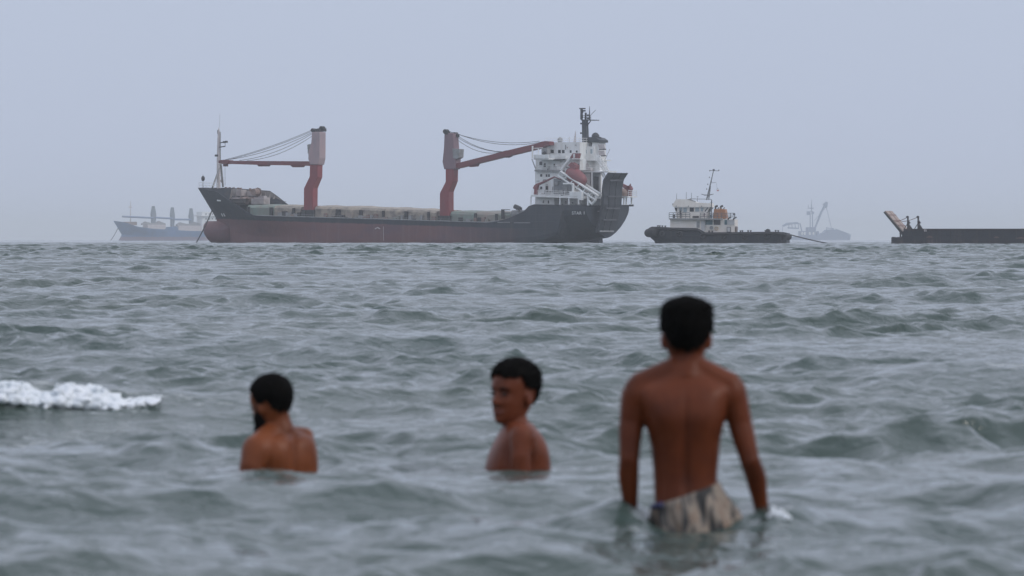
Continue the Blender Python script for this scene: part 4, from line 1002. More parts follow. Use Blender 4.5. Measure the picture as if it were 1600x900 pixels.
# ------------------------------------------------------------------ far ships in the haze
def far_bulker():
    fr = Frame(262, 4600, -22); A = fr.at; B = 12.0
    root = empty('cargo_ship', fr.O, fr.rz)
    tag(root, 'hazy blue cargo ship with three grey deck cranes behind the large ship bow', 'ship')
    bow = A(177.5, 345.2); ft = A(190.5, 367); wl = A(183.5, 379)
    xa = A(430, 362).x
    stem = piecewise([(-2, wl.x), (wl.z, wl.x), (ft.z, ft.x), (bow.z, bow.x)])
    top = piecewise([(xa, A(360, 361, B).z), (A(300, 361, B).x, A(300, 361, B).z), (A(240, 357.5, B).x, A(240, 357.5, B).z), (A(212, 354, 6).x, A(212, 354, 6).z), (A(196, 346, 4).x, A(196, 347.5, 3).z), (bow.x, bow.z)])
    def pt(u): return B if u < 0.75 else B * max(0, 1 - ((u - 0.75) / 0.25) ** 2.2)
    def pw(u): return B if u < 0.7 else B * max(0, 1 - ((u - 0.7) / 0.3) ** 1.6)
    rings = hull_loft(xa, stem, lambda x, u: top(x), lambda x, u: top(x), pt, pw, piecewise([(0, 0), (0.1, -2), (1, -2)]), piecewise([(0, 3), (0.2, 5), (1, 2.4)]))
    mb = MB(); add_open_loft(mb, rings); h = mb.build('hull', M['bluehull'], root); so = h.modifiers.new('plate', 'SOLIDIFY'); so.thickness = 0.2; so.offset = 0
    mb = MB(); v = []; f = []
    for i, x in enumerate(np.linspace(xa, bow.x - 6, 20)):
        b = pt((x - xa) / (stem(12) - xa)) * 0.96; v += [(x, b, top(x) - 0.8), (x, -b, top(x) - 0.8)]
        if i: f.append((2 * i - 2, 2 * i - 1, 2 * i + 1, 2 * i))
    mb.add(v, f); mb.build('deck', M['deck'], root)
    for (x0, y0, x1, y1) in ((231, 351, 259, 360), (279, 352.5, 317, 361), (320, 353, 350, 362)):
        mb = MB(); fr.blk(mb, x0, y0, x1, y1, 6.5, -6.5); mb.build('hatch_cover', M['pinkwhite'], root)
    for (x0, x1, y) in ((222.5, 259, 349.4), (277, 316, 350.6)):
        mb = MB(); fr.slab(mb, [(x0, y), (x0 + 5, y - 3.2), (x0 + 14, y - 1), (x0 + 22, y - 1), (x0 + 26, y - 4.2), (x1, y), (x1, y + 2), (x0, y + 2)], 2, -2); mb.build('cargo_grab', M['grey'], root)
    for (px, t, b, w) in ((240.5, 322, 351, 7.5), (270.2, 324, 360, 6), (299.5, 325.5, 353, 6.5)):
        mb = MB(); fr.slab(mb, [(px - 1.4, t), (px + 1.4, t), (px + w * 0.5, t + 12), (px + w * 0.5, t + 17), (px + w * 0.38, t + 25), (px + w * 0.34, b), (px - w * 0.34, b), (px - w * 0.38, t + 20), (px - w * 0.5, t + 12)], 1.6, -1.6)
        mb.build('deck_crane', M['cranegrey'], root)
    for pts in (((191, 338.3), (240, 340.5)), ((243, 340), (270, 341.5)), ((272, 342.8), (299, 343.2))):
        mb = MB(); fr.bar(mb, [(*pts[0], 2.5), (*pts[1], 2.5)], 0.75, n=5); mb.build('boom', M['boomblue'], root)
    mb = MB(); fr.slab(mb, [(258, 358), (262, 354.5), (277, 354), (279, 360), (258, 360)], 7.5, 5); mb.build('deck_house', M['bluehull'], root)
    mb = MB(); fr.blk(mb, 195, 346.5, 214, 352, 1.5, -2); mb.build('forecastle_gear', M['rust'], root)
    mb = MB(); fr.bar(mb, [(204, 347), (204, 315)], [0.5, 0.25]); fr.bar(mb, [(201.5, 323.4), (206.5, 323.4)], 0.5); mb.build('foremast', M['pinkwhite'], root)
    mb = MB(); fr.blk(mb, 316, 331, 352, 362, 7, -7); fr.blk(mb, 314, 336, 352, 338, 8.5, -8.5); sp_ = mb.build('superstructure', M['white'], root)
    for py in (333.5, 341, 346, 351):
        for px in (321, 326, 331, 336):
            mb = MB(); fr.blk(mb, px, py, px + 2, py + 2, 7.1, 6.9); mb.build('window', M['glass'], sp_)
    mb = MB(); mb.tube(sag_line(A(184, 357, 1), A(170, 379, 1), 1), 0.3, 5); mb.build('anchor_chain', M['cable'], root)

def far_workship():
    fr = Frame(1277, 7800, 165); A = fr.at
    root = empty('work_ship', fr.O, fr.rz)
    tag(root, 'faint work ship with tall boom and high bow almost lost in haze', 'ship')
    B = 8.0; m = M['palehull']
    def yv(y): return y
    mb = MB(); fr.slab(mb, [(1222, 370.5), (1262, 369), (1275, 368.5), (1288, 363.5), (1293, 359), (1300, 358.2), (1308, 359), (1322, 364), (1329.5, 367.5), (1327.5, 380), (1221, 380)], -6, 6)
    mb.build('hull', m, root)
    mb = MB(); fr.blk(mb, 1250, 361, 1262, 370, -4, 4); fr.blk(mb, 1262, 355, 1275, 369, -4.5, 4.5); fr.slab(mb, [(1276, 369), (1276, 362), (1279, 361), (1281, 368)], -3, 3); sp_ = mb.build('superstructure', m, root)
    mb = MB(); fr.bar(mb, [(1291, 356, -5), (1303, 357.4, -5)], 0.7); fr.bar(mb, [(1291.5, 356, -5), (1292, 362, -5)], 0.5); fr.bar(mb, [(1300, 357, -5), (1302, 360, -5)], 0.5); fr.bar(mb, [(1305, 357.5, -5), (1330, 366.5, -5)], 0.4); mb.build('bow_rail', m, root)
    mb = MB(); fr.slab(mb, [(1223, 352.5), (1230, 348), (1246, 347), (1250, 350), (1238, 350.5), (1230, 352), (1225, 354)], -2, 2); fr.slab(mb, [(1232, 355), (1248, 356), (1248, 358), (1232, 357)], -2, 2)
    for px in (1232, 1237, 1242, 1247): fr.bar(mb, [(px, 349), (px + 1, 357)], 0.5)
    fr.bar(mb, [(1250, 349), (1254, 366)], 0.8); fr.bar(mb, [(1223, 354), (1222.5, 370)], 0.3); mb.build('stern_gantry', m, root)
    mb = MB(); fr.bar(mb, [(1266, 356), (1266, 330)], 0.7); fr.bar(mb, [(1269.5, 356), (1269.5, 330)], 0.8); fr.bar(mb, [(1267.8, 331), (1268.3, 312)], [0.8, 0.3]); fr.bar(mb, [(1262, 325), (1271, 325.5)], 0.8); fr.bar(mb, [(1263, 320), (1263, 325)], 0.4); fr.blk(mb, 1261, 330, 1266.5, 336, -1, 1); fr.blk(mb, 1268.5, 331, 1272, 334, -1, 1)
    mb.build('mast', m, root)
    mb = MB(); fr.bar(mb, [(1273.5, 356), (1283, 332), (1290, 318)], [1.3, 1.6, 1.6]); mb.build('boom', m, root)
    mb = MB(); fr.slab(mb, [(1286, 319), (1291, 315), (1294, 316.5), (1292.5, 324), (1290.5, 325), (1288.5, 322)], -1.5, 1.5); mb.build('boom_head', m, root)
    mb = MB(); fr.bar(mb, [(1291, 323), (1299, 356)], 0.35); fr.bar(mb, [(1289, 326), (1272, 345)], 0.25); mb.build('cable', m, root)
    for px in (1252, 1256, 1264, 1270):
        mb = MB(); fr.blk(mb, px, 362.5, px + 2.6, 367, -4.8, -4.4); mb.build('window', M['white'], sp_)

M['bluehull'] = hull_paint('blue hull paint', (0.030, 0.105, 0.235), (0.17, 0.12, 0.17), 3.0, 0.0)
M['cranegrey'] = mat('grey blue crane paint', (0.16, 0.20, 0.24), (0.20, 0.23, 0.26), 0.2, 0.6)
M['boomblue'] = mat('blue boom paint', (0.12, 0.20, 0.36), (0.2, 0.25, 0.33), 0.12, 0.6)
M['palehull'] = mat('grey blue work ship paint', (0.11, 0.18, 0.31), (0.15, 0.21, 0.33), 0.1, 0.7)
far_bulker(); far_workship()
# ------------------------------------------------------------------ people
def skin_mat(name, c1, c2):
    m = mat(name, c1, tuple(c * 0.75 for c in c2), 6.0, 0.42, bump=0.0008, bscale=60, sub=0.12); m.node_tree.nodes['Principled BSDF'].inputs['Specular IOR Level'].default_value = 0.2; return m
M['skin_tan'] = skin_mat('tan skin', (0.205, 0.060, 0.021), (0.165, 0.046, 0.016))
M['skin_brown'] = skin_mat('brown skin', (0.150, 0.037, 0.0125), (0.115, 0.027, 0.0092))
M['skin_rose'] = skin_mat('rosy brown skin', (0.170, 0.047, 0.021), (0.135, 0.037, 0.017))
M['hair'] = mat('black hair', (0.004, 0.004, 0.004), (0.008, 0.007, 0.006), 40, 0.7, bump=0.003, bscale=90)
M['hair'].node_tree.nodes['Principled BSDF'].inputs['Specular IOR Level'].default_value = 0.06
M['eye'] = mat('eye', (0.02, 0.012, 0.01), rough=0.2)
M['lips'] = mat('lips', (0.16, 0.055, 0.045), rough=0.45)

def remesh(mb, name, m, parent, voxel, smooth=6, post=None):
    """one continuous skin over overlapping volumes"""
    me = mb.mesh(name); o = bpy.data.objects.new(name, me); COL.objects.link(o)
    r = o.modifiers.new('r', 'REMESH'); r.mode = 'VOXEL'; r.voxel_size = voxel
    s = o.modifiers.new('s', 'SMOOTH'); s.factor = 0.5; s.iterations = smooth
    dg = bpy.context.evaluated_depsgraph_get(); me2 = bpy.data.meshes.new_from_object(o.evaluated_get(dg))
    o.modifiers.clear(); o.data = me2; bpy.data.meshes.remove(me); me2.name = name
    if post:
        n = len(me2.vertices); co = np.empty(n * 3, np.float32); no = np.empty(n * 3, np.float32)
        me2.vertices.foreach_get('co', co); me2.vertices.foreach_get('normal', no)
        co = post(co.reshape(-1, 3), no.reshape(-1, 3)); me2.vertices.foreach_set('co', co.astype(np.float32).ravel()); me2.update()
    me2.polygons.foreach_set('use_smooth', [True] * len(me2.polygons))
    me2.materials.clear(); me2.materials.append(m)
    if parent: o.parent = parent
    return o

def ring(c, rx, ry, rot=0.0, n=24, p=2.3, tilt=0.0):
    out = []
    for i in range(n):
        a = 6.2832 * i / n; ca, sa = math.cos(a), math.sin(a)
        x = rx * math.copysign(abs(ca) ** (2 / p), ca); y = ry * math.copysign(abs(sa) ** (2 / p), sa)
        out.append(Vector((c[0] + x * math.cos(rot) - y * math.sin(rot), c[1] + x * math.sin(rot) + y * math.cos(rot), c[2] + tilt * (x * math.cos(rot) - y * math.sin(rot)))))
    return out

def soft_rings(rings, k=5):
    """more rings in between on a smooth curve, so that a trunk has no kinks"""
    out = []; n = len(rings)
    for i in range(n - 1):
        p0, p1, p2, p3 = rings[max(i - 1, 0)], rings[i], rings[i + 1], rings[min(i + 2, n - 1)]
        for j in range(k):
            t = j / k
            out.append([0.5 * (2 * b + (c - a) * t + (2 * a - 5 * b + 4 * c - d_) * t * t + (3 * b - a - 3 * c + d_) * t ** 3) for a, b, c, d_ in zip(p0, p1, p2, p3)])
    return out + [rings[-1]]

def limb(mb, pts, rs, n=12):
    """tapered limb with round joints"""
    P = []; Q = []
    for i in range(len(pts) - 1):
        for k in range(6):
            s = k / 6; P.append(Vector(pts[i]).lerp(Vector(pts[i + 1]), s)); ss = s * s * (3 - 2 * s); Q.append(rs[i] + (rs[i + 1] - rs[i]) * ss)
    P.append(Vector(pts[-1])); Q.append(rs[-1])
    mb.tube(P, Q, n); mb.ell(P[0], (Q[0],) * 3, 12, 8); mb.ell(P[-1], (Q[-1],) * 3, 12, 8)
    for a, r_ in zip(pts[1:-1], rs[1:-1]): mb.ell(a, (r_,) * 3, 12, 8)

def hand(mb, wrist, direction, palm_n, s=1.0, curl=0.35, thumb_side=1):
    """palm, four fingers of unequal length and a thumb from the side of the palm"""
    d = Vector(direction).normalized(); nrm = Vector(palm_n); nrm = (nrm - d * nrm.dot(d)).normalized(); side = d.cross(nrm) * thumb_side
    w = Vector(wrist); c = w + d * 0.045 * s
    rot = Matrix((side, d, nrm)).transposed()
    mb.ell(c, (0.036 * s, 0.05 * s, 0.016 * s), 12, 8, rot)
    for k, L in enumerate((0.066, 0.074, 0.069, 0.054)):
        b = w + d * 0.08 * s + side * (0.027 - 0.018 * k) * s
        p1 = b + (d * math.cos(curl * 0.6) + nrm * math.sin(curl * 0.6)) * L * 0.45 * s; p2 = p1 + (d * math.cos(curl * 1.8) + nrm * math.sin(curl * 1.8)) * L * 0.33 * s; p3 = p2 + (d * math.cos(curl * 3) + nrm * math.sin(curl * 3)) * L * 0.25 * s
        mb.tube([b, p1, p2, p3], [0.0085 * s, 0.008 * s, 0.0075 * s, 0.006 * s], 8)
    b = w + d * 0.025 * s + side * 0.03 * s; p1 = b + (d * 0.6 + side * 0.75 + nrm * 0.2).normalized() * 0.04 * s; p2 = p1 + (d * 0.85 + side * 0.3 + nrm * 0.3).normalized() * 0.03 * s
    mb.tube([b, p1, p2], [0.011 * s, 0.0095 * s, 0.007 * s], 8)

class Head:
    """head frame: origin between the ears, x to its right, y where the face looks, z up; s scales a 0.22 m head"""
    def __init__(self, c, yaw, pitch=0.0, roll=0.0, s=1.0):
        self.c = Vector(c); self.s = s
        self.R = Matrix.Rotation(yaw, 3, 'Z') @ Matrix.Rotation(pitch, 3, 'X') @ Matrix.Rotation(roll, 3, 'Y')
    def p(self, x, y, z): return self.c + self.R @ (Vector((x, y, z)) * self.s)
    def e(self, mb, c, r, tilt=None, nu=16, nv=10):
        rot = self.R if tilt is None else self.R @ tilt
        mb.ell(self.p(*c), [q * self.s for q in r], nu, nv, rot)
    PROF = [(-0.103, 0.066, 0.040, 0.010), (-0.097, 0.082, 0.012, 0.026), (-0.082, 0.088, -0.020, 0.041), (-0.062, 0.087, -0.046, 0.052), (-0.04, 0.088, -0.062, 0.058), (-0.02, 0.089, -0.076, 0.063),
            (0.0, 0.087, -0.090, 0.067), (0.02, 0.087, -0.099, 0.070), (0.04, 0.090, -0.105, 0.073), (0.06, 0.087, -0.106, 0.0745), (0.08, 0.077, -0.100, 0.071), (0.10, 0.056, -0.083, 0.058), (0.115, 0.030, -0.056, 0.038), (0.125, -0.008, -0.020, 0.006)]
    def skull(self, mb):
        """head as stacked level sections with the features of the face raised and sunk on the front"""
        P = self.PROF; nz, na = 110, 96; rings = []
        def val(z, k):
            for a, b in zip(P[:-1], P[1:]):
                if z <= b[0]:
                    t = (z - a[0]) / (b[0] - a[0]); return a[k] + (b[k] - a[k]) * t
            return P[-1][k]
        def sm(z, k): return sum(val(min(P[-1][0], max(P[0][0], z + d * 0.004)), k) * w for d, w in ((-2, 1), (-1, 2), (0, 3), (1, 2), (2, 1))) / 9
        g = lambda x, z, cx, cz, sx, sz: math.exp(-((x - cx) / sx) ** 2 - ((z - cz) / sz) ** 2)
        for i in range(nz + 1):
            z = P[0][0] + (P[-1][0] - P[0][0]) * (0.5 - 0.5 * math.cos(math.pi * i / nz)); f, b, w = sm(z, 1), sm(z, 2), sm(z, 3); r_ = []
            yc = (f + b) / 2 if f - b < 0.06 else -0.008
            for j in range(na):
                a = 6.28318 * j / na; s_, c_ = math.sin(a), math.cos(a); p = 2.25
                x = w * math.copysign(abs(s_) ** (2 / p), s_); y = yc + (f - yc if c_ > 0 else yc - b) * math.copysign(abs(c_) ** (2 / p), c_)
                if c_ > 0.15:
                    ax = abs(x)
                    nose = smooth01(0.032, -0.022, z) * (1 - smooth01(-0.024, -0.036, -(-z)) if False else 1 - smooth01(0.026, 0.037, -z))
                    d = 0.021 * nose * math.exp(-(x / (0.0085 + 0.004 * nose)) ** 2) + 0.008 * g(ax, z, 0.012, -0.027, 0.007, 0.007)
                    d += -0.010 * g(ax, z, 0.031, 0.011, 0.016, 0.011) + 0.004 * g(ax, z, 0.031, 0.010, 0.009, 0.007) + 0.004 * g(ax, z, 0.027, 0.031, 0.022, 0.008)
                    d += 0.006 * g(x, z, 0, -0.0525, 0.020, 0.0055) + 0.006 * g(x, z, 0, -0.0655, 0.018, 0.006) - 0.004 * g(x, z, 0, -0.059, 0.022, 0.0025)
                    d += 0.006 * g(x, z, 0, -0.089, 0.017, 0.012) - 0.004 * g(x, z, 0, -0.076, 0.022, 0.006) + 0.004 * g(ax, z, 0.036, -0.020, 0.020, 0.018)
                    y += d
                r_.append(self.p(x, y, z))
            rings.append(r_)
        mb.loft(rings)
        for sx in (-1, 1):
            self.e(mb, (sx * 0.0715, -0.010, -0.004), (0.009, 0.020, 0.030), Matrix.Rotation(sx * R(-16), 3, 'Z') @ Matrix.Rotation(R(-12), 3, 'X'))
    def hair(self, parent, mask, thick, seed=0, tuft=0.006, name='hair', lock=0.018):
        """closed cap of hair over the skull; mask(az, el) in 0..1, az 0 = face"""
        nu, nv = 96, 64; v = []; f = []
        for i in range(nv + 1):
            el = math.pi / 2 - math.pi * i / nv
            for j in range(nu):
                az = 2 * math.pi * j / nu - math.pi
                d_ = Vector((math.sin(az) * math.cos(el), math.cos(az) * math.cos(el), math.sin(el)))
                rr = 1 / math.sqrt((d_.x / 0.073) ** 2 + (d_.y / 0.094) ** 2 + (d_.z / (0.080 if d_.z > 0 else 0.108)) ** 2)
                k = mask(az, el); nz = mnoise.noise(d_ * 9 + Vector((seed, 0, 0))) + 0.6 * mnoise.noise(d_ * 26 + Vector((0, seed, 0)))
                rr += -0.03 + k * (0.03 + thick(az, el) * (0.35 + 0.65 * smooth01(-0.75, 0.1, el)) + tuft * nz)
                v.append(self.p(*(Vector((0, -0.012, 0.045)) + d_ * rr)))
        for i in range(nv):
            for j in range(nu):
                f.append((i * nu + j, (i + 1) * nu + j, (i + 1) * nu + (j + 1) % nu, i * nu + (j + 1) % nu))
        mb = MB().add(v, f); rnd = random.Random(seed + 50)
        for _ in range(2600):                       # loose locks over the cap
            z = rnd.uniform(-1, 1); az = rnd.uniform(-math.pi, math.pi); el = math.asin(z); k = mask(az, el)
            if k < 0.6: continue
            d_ = Vector((math.sin(az) * math.cos(el), math.cos(az) * math.cos(el), z))
            rr = 1 / math.sqrt((d_.x / 0.073) ** 2 + (d_.y / 0.094) ** 2 + (d_.z / (0.080 if z > 0 else 0.108)) ** 2) + thick(az, el) * (0.35 + 0.65 * smooth01(-0.75, 0.1, el)) * k - 0.003
            b = Vector((0, -0.012, 0.045)) + d_ * rr
            t = Vector((rnd.gauss(0, 0.5), rnd.gauss(0, 0.5) + (0.5 if abs(az) < 1.2 else -0.2), rnd.gauss(-0.45, 0.4))); t = (t - d_ * t.dot(d_))
            L = rnd.uniform(0.35, 1.0) * lock; q = rnd.uniform(0.0016, 0.0034)
            mb.tube([self.p(*b), self.p(*(b + (d_ * 0.8 + t * 0.5) * L * 0.5)), self.p(*(b + (d_ * 0.75 + t * 1.0) * L))], [q * 1.3 * self.s, q * self.s, 0.0004], 4)
        return mb.build(name, M['hair'], parent, True)
    def face(self, parent):
        for sx in (-1, 1):
            mb = MB(); self.e(mb, (sx * 0.031, 0.0800, 0.0105), (0.0125, 0.007, 0.0062)); mb.build('eye', M['eye'], parent, True)
            mb = MB(); mb.tube([self.p(sx * 0.013, 0.093, 0.028), self.p(sx * 0.03, 0.088, 0.033), self.p(sx * 0.049, 0.073, 0.029)], [0.003 * self.s, 0.0042 * self.s, 0.002 * self.s], 6); mb.build('eyebrow', M['hair'], parent, True)
        mb = MB(); mb.tube([self.p(-0.031, 0.076, -0.051), self.p(-0.010, 0.0905, -0.0595), self.p(0.010, 0.0905, -0.0595), self.p(0.031, 0.076, -0.051)], [0.0015 * self.s, 0.0038 * self.s, 0.0038 * self.s, 0.0015 * self.s], 6); mb.build('mouth', M['lips'], parent, True)

def smooth01(a, b, x):
    t = min(1, max(0, (x - a) / (b - a))); return t * t * (3 - 2 * t)

def short_hair(side_low, nape, front):
    """hairline: elevation under which there is no hair, by direction"""
    def mask(az, el):
        a = abs(az)
        if a < 0.95: low = front
        elif a < 1.35: low = front + (side_low - front) * (a - 0.95) / 0.4
        elif a < 1.95: low = side_low + (0.12 if a < 1.7 else 0) * 0
        else: low = side_low + (nape - side_low) * smooth01(1.95, 2.4, a)
        low += 0.07 * math.sin(az * 5.3 + 0.7) * (1 if a < 1.2 else 0.4) + 0.04 * math.sin(az * 13 + 2)
        return smooth01(low - 0.05, low + 0.07, el)
    return mask

def bumps(items):
    """gentle relief on a skin: (centre, radius, height along the normal)"""
    def post(co, no):
        for c, r, h in items:
            r = np.array(r if isinstance(r, (tuple, list)) else (r, r, r)); d2 = (((co - np.array(c)) / r) ** 2).sum(1)
            co = co + no * (h * np.exp(-d2))[:, None]
        return co
    return post

class Spot:
    """a person's own frame: origin on the sea bed under the person; photo points become metres in the vertical plane dy ahead of it"""
    def __init__(self, px, D, bed):
        self.D = D; self.o = Vector(((px - 800) / FPX * D, D, bed))
    def at(self, px, py, dy=0.0):
        t = self.D + dy
        return Vector(((px - 800) / FPX * t, t, H + (EYE - py) / FPX * t)) - self.o

# ---- boy at the right, seen from behind, standing to the hips in water
def boy_standing():
    S = Spot(1072, 18.1, -0.72); A = S.at
    root = empty('person', S.o); tag(root, 'tallest boy seen from behind, bare back, striped pale shorts, hands in the water', 'person')
    mb = MB()
    def R_(x0, x1, py, ry, p=2.3, dy=0.0):
        a = A(x0, py, dy); b = A(x1, py, dy); return ring((a + b) / 2, (b - a).x / 2, ry, p=p)
    mb.loft(soft_rings([R_(1038, 1150, 860, 0.105), R_(1030, 1150, 826, 0.108), R_(1024, 1140, 800, 0.103), R_(1022, 1124, 772, 0.088), R_(1021, 1121, 745, 0.082), R_(1018, 1124, 712, 0.088), R_(1012, 1128, 678, 0.098), R_(1004, 1135, 648, 0.102), R_(996, 1141, 622, 0.094, 2.6), R_(995, 1144, 606, 0.078, 2.6), R_(1012, 1130, 594, 0.060, 2.4), R_(1034, 1112, 584, 0.05), R_(1049, 1097, 573, 0.046)]))
    # neck, shoulders
    n0 = A(1074, 590, 0.0); n1 = A(1076, 545, 0.015)
    mb.tube([n0, n0.lerp(n1, 0.5), n1], [0.058, 0.047, 0.050], 14)
    for (a, b) in (((1060, 572), (997, 605)), ((1088, 572), (1143, 605))):
        mb.tube([A(*a), A(*b)], [0.036, 0.046], 12); mb.ell(A(b[0], b[1] + 12), (0.050, 0.05, 0.065), 14, 10)
    # arms
    sl, el_, wl = A(992, 618), A(983, 718, -0.02), A(985, 792, 0.03)
    sr, er, wr = A(1146, 618), A(1172, 720, -0.02), A(1189, 790, 0.05)
    limb(mb, [sl, A(986, 662), el_, A(982, 742, 0.0), wl], [0.045, 0.040, 0.033, 0.034, 0.025])
    limb(mb, [sr, A(1157, 664), er, A(1181, 744, 0.02), wr], [0.045, 0.040, 0.033, 0.034, 0.025])
    hand(mb, wl, (0.05, 0.2, -1), (0.9, 0.3, 0), 0.92, 0.35, 1); hand(mb, wr, (0.1, 0.3, -1), (-0.9, 0.3, 0), 0.92, 0.35, -1)
    # legs and feet down to the sea bed
    for (x, k) in ((1066, -1), (1114, 1)):
        h = A(x, 838); f = Vector((h.x + k * 0.02, 0, 0.05))
        limb(mb, [h, Vector((h.x, 0.02, 0.40)), Vector((f.x, 0.0, 0.28)), f], [0.078, 0.055, 0.052, 0.036]); mb.ell((f.x, 0.06, 0.035), (0.042, 0.11, 0.035))
    hd = Head(A(1072.5, 530, 0.03), 0.0, R(3), R(0), 1.02); hd.skull(mb)
    c = lambda px, py, d: tuple(A(px, py, d))
    items = [(c(1035, 652, -0.11), (0.055, 0.06, 0.06), 0.015), (c(1110, 658, -0.11), (0.05, 0.06, 0.065), 0.014),
             (c(1071, 680, -0.1), (0.012, 0.06, 0.13), -0.009), (c(1071, 745, -0.1), (0.014, 0.06, 0.07), -0.008),
             (c(1047, 735, -0.1), (0.03, 0.06, 0.08), 0.006), (c(1094, 735, -0.1), (0.03, 0.06, 0.08), 0.006),
             (c(1020, 692, -0.08), (0.02, 0.06, 0.03), -0.006), (c(1124, 692, -0.08), (0.02, 0.06, 0.03), -0.006), (c(1073, 588, -0.06), (0.02, 0.04, 0.015), 0.005)]
    body = remesh(mb, 'body', M['skin_brown'], root, 0.0045, 10, bumps(items))
    hd.hair(root, short_hair(-0.22, -0.86, 0.42), lambda az, el: 0.007 + 0.003 * smooth01(-0.2, 0.9, el) + 0.011 * math.exp(-((el - 0.72) / 0.28) ** 2), 3, 0.008, lock=0.014)
    hd.face(root)
    # shorts: slanting waistband, loose cloth with folds
    rings = []; n = 72
    L = [((1018, 789), (1124, 752), 0.104, 0.0, 0.0), ((1017, 795), (1127, 758), 0.108, 0.002, 0.0), ((1018, 806), (1139, 780), 0.118, 0.006, 0.0), ((1019, 822), (1160, 804), 0.126, 0.009, 0.0), ((1022, 846), (1176, 838), 0.132, 0.011, 0.0), ((1024, 880), (1168, 880), 0.132, 0.012, 0.0), ((1028, 920), (1164, 920), 0.13, 0.012, 0)]
    for (a, b, ry, w, _) in L:
        a = A(*a); b = A(*b); cx = (a + b) / 2; rx = (b - a).x / 2; tl = (b - a).z / max((b - a).x, 1e-4); rr = []
        for i, p in enumerate(ring(cx, rx, ry, n=n, tilt=tl)):
            th = 6.2832 * i / n; k = 1.15 * w * (math.sin(th * 9 + cx.z * 6) + 0.6 * math.sin(th * 17 + 1.3 + cx.z * 11)); d_ = Vector((p.x - cx.x, p.y - cx.y, 0)).normalized(); rr.append(p + d_ * k)
        rings.append(rr)
    so = MB().loft(rings, cap=False).build('shorts', M['shorts'], root, True); sd = so.modifiers.new('cloth', 'SOLIDIFY'); sd.thickness = 0.006; sb_ = so.modifiers.new('soft', 'SUBSURF'); sb_.levels = 1; sb_.render_levels = 1
    mb = MB(); mb.tube([A(1019, 791.5, -0.045), A(1026, 790.5, -0.088), A(1034, 788.0, -0.105)], 0.0085, 8); mb.build('waistband_patch', M['bluecloth'], so)
    return root

def shorts_mat():
    m = bpy.data.materials.new('pale striped cloth'); m.use_nodes = True; t = m.node_tree; b = t.nodes['Principled BSDF']; b.inputs['Roughness'].default_value = 0.75
    co = t.nodes.new('ShaderNodeTexCoord'); mp = t.nodes.new('ShaderNodeMapping'); mp.inputs['Scale'].default_value = (1.0, 1.0, 0.22); mp.inputs['Rotation'].default_value = (0, R(-14), 0)
    n = t.nodes.new('ShaderNodeTexNoise'); n.inputs['Scale'].default_value = 26; n.inputs['Detail'].default_value = 3; n.inputs['Distortion'].default_value = 0.8
    r = t.nodes.new('ShaderNodeValToRGB'); cr = r.color_ramp
    cr.elements[0].position = 0.37; cr.elements[0].color = (0.035, 0.034, 0.032, 1); cr.elements[1].position = 0.70; cr.elements[1].color = (0.33, 0.27, 0.215, 1)
    for p, c in ((0.43, (0.10, 0.092, 0.085, 1)), (0.47, (0.28, 0.23, 0.18, 1)), (0.56, (0.27, 0.22, 0.175, 1)), (0.60, (0.20, 0.10, 0.05, 1)), (0.63, (0.26, 0.21, 0.165, 1))):
        e = cr.elements.new(p); e.color = c
    lnk(t, co.outputs['Object'], mp.inputs['Vector']); lnk(t, mp.outputs[0], n.inputs['Vector']); lnk(t, n.outputs['Fac'], r.inputs[0]); lnk(t, r.outputs[0], b.inputs['Base Color'])
    return m
M['shorts'] = shorts_mat()
M['bluecloth'] = mat('dark blue cloth', (0.045, 0.05, 0.12), rough=0.7)
boy_standing()

# ---- boy in the middle, turned to the left, chest deep
def boy_profile():
    S = Spot(812, 22.8, -1.02); A = S.at
    root = empty('person', S.o); tag(root, 'boy with short black hair in profile facing left, chest deep between the other two', 'person')
    mb = MB(); yaw = R(82)          # body faces left
    def R_(x0, x1, py, rw, p=2.3, rot=R(8)):
        a = A(x0, py); b = A(x1, py); return ring((a + b) / 2, (b - a).x / 2, rw, rot=rot, p=p)
    mb.loft(soft_rings([R_(768, 850, 860, 0.14), R_(764, 854, 800, 0.15), R_(758, 860, 745, 0.16), R_(760, 859, 722, 0.165), R_(768, 854, 700, 0.165), R_(777, 846, 682, 0.155), R_(784, 837, 669, 0.11), R_(788, 830, 660, 0.06)]))
    mb.tube([A(806, 672), A(804, 652, 0.0), A(804, 636, 0.0)], [0.060, 0.050, 0.052], 14)
    # near (left) arm hanging, far arm hidden
    limb(mb, [A(816, 682, -0.155), A(814, 712, -0.175), A(812, 770, -0.175), A(800, 830, -0.15)], [0.054, 0.046, 0.038, 0.028])
    hand(mb, A(800, 830, -0.15), (-0.3, 0.1, -1), (0.2, 1, 0), 0.92, 0.4, 1)
    limb(mb, [A(812, 682, 0.15), A(800, 715, 0.17), A(792, 770, 0.17), A(775, 830, 0.15)], [0.052, 0.045, 0.038, 0.028])
    hand(mb, A(775, 830, 0.15), (-0.3, 0.1, -1), (0.2, -1, 0), 0.92, 0.4, -1)
    for y in (-0.085, 0.085):
        limb(mb, [A(810, 850, y), Vector((0, y, 0.46)), Vector((0.02, y, 0.05))], [0.085, 0.055, 0.036]); mb.ell((-0.05, y, 0.035), (0.11, 0.042, 0.035))
    hd = Head(A(802, 621, 0.0), R(136), R(3), R(0), 1.06); hd.skull(mb)
    c = lambda px, py, d: tuple(A(px, py, d))
    body = remesh(mb, 'body', M['skin_rose'], root, 0.0038, 5, bumps([(c(842, 705, -0.1), (0.05, 0.08, 0.06), 0.010), (c(792, 706, -0.17), (0.02, 0.05, 0.07), -0.008), (c(830, 712, -0.17), (0.016, 0.05, 0.06), -0.010)]))
    hd.hair(root, short_hair(-0.10, -0.75, 0.30), lambda az, el: 0.011 + 0.015 * smooth01(-0.1, 0.8, el), 8, 0.007, lock=0.013)
    hd.face(root)
    return root
boy_profile()

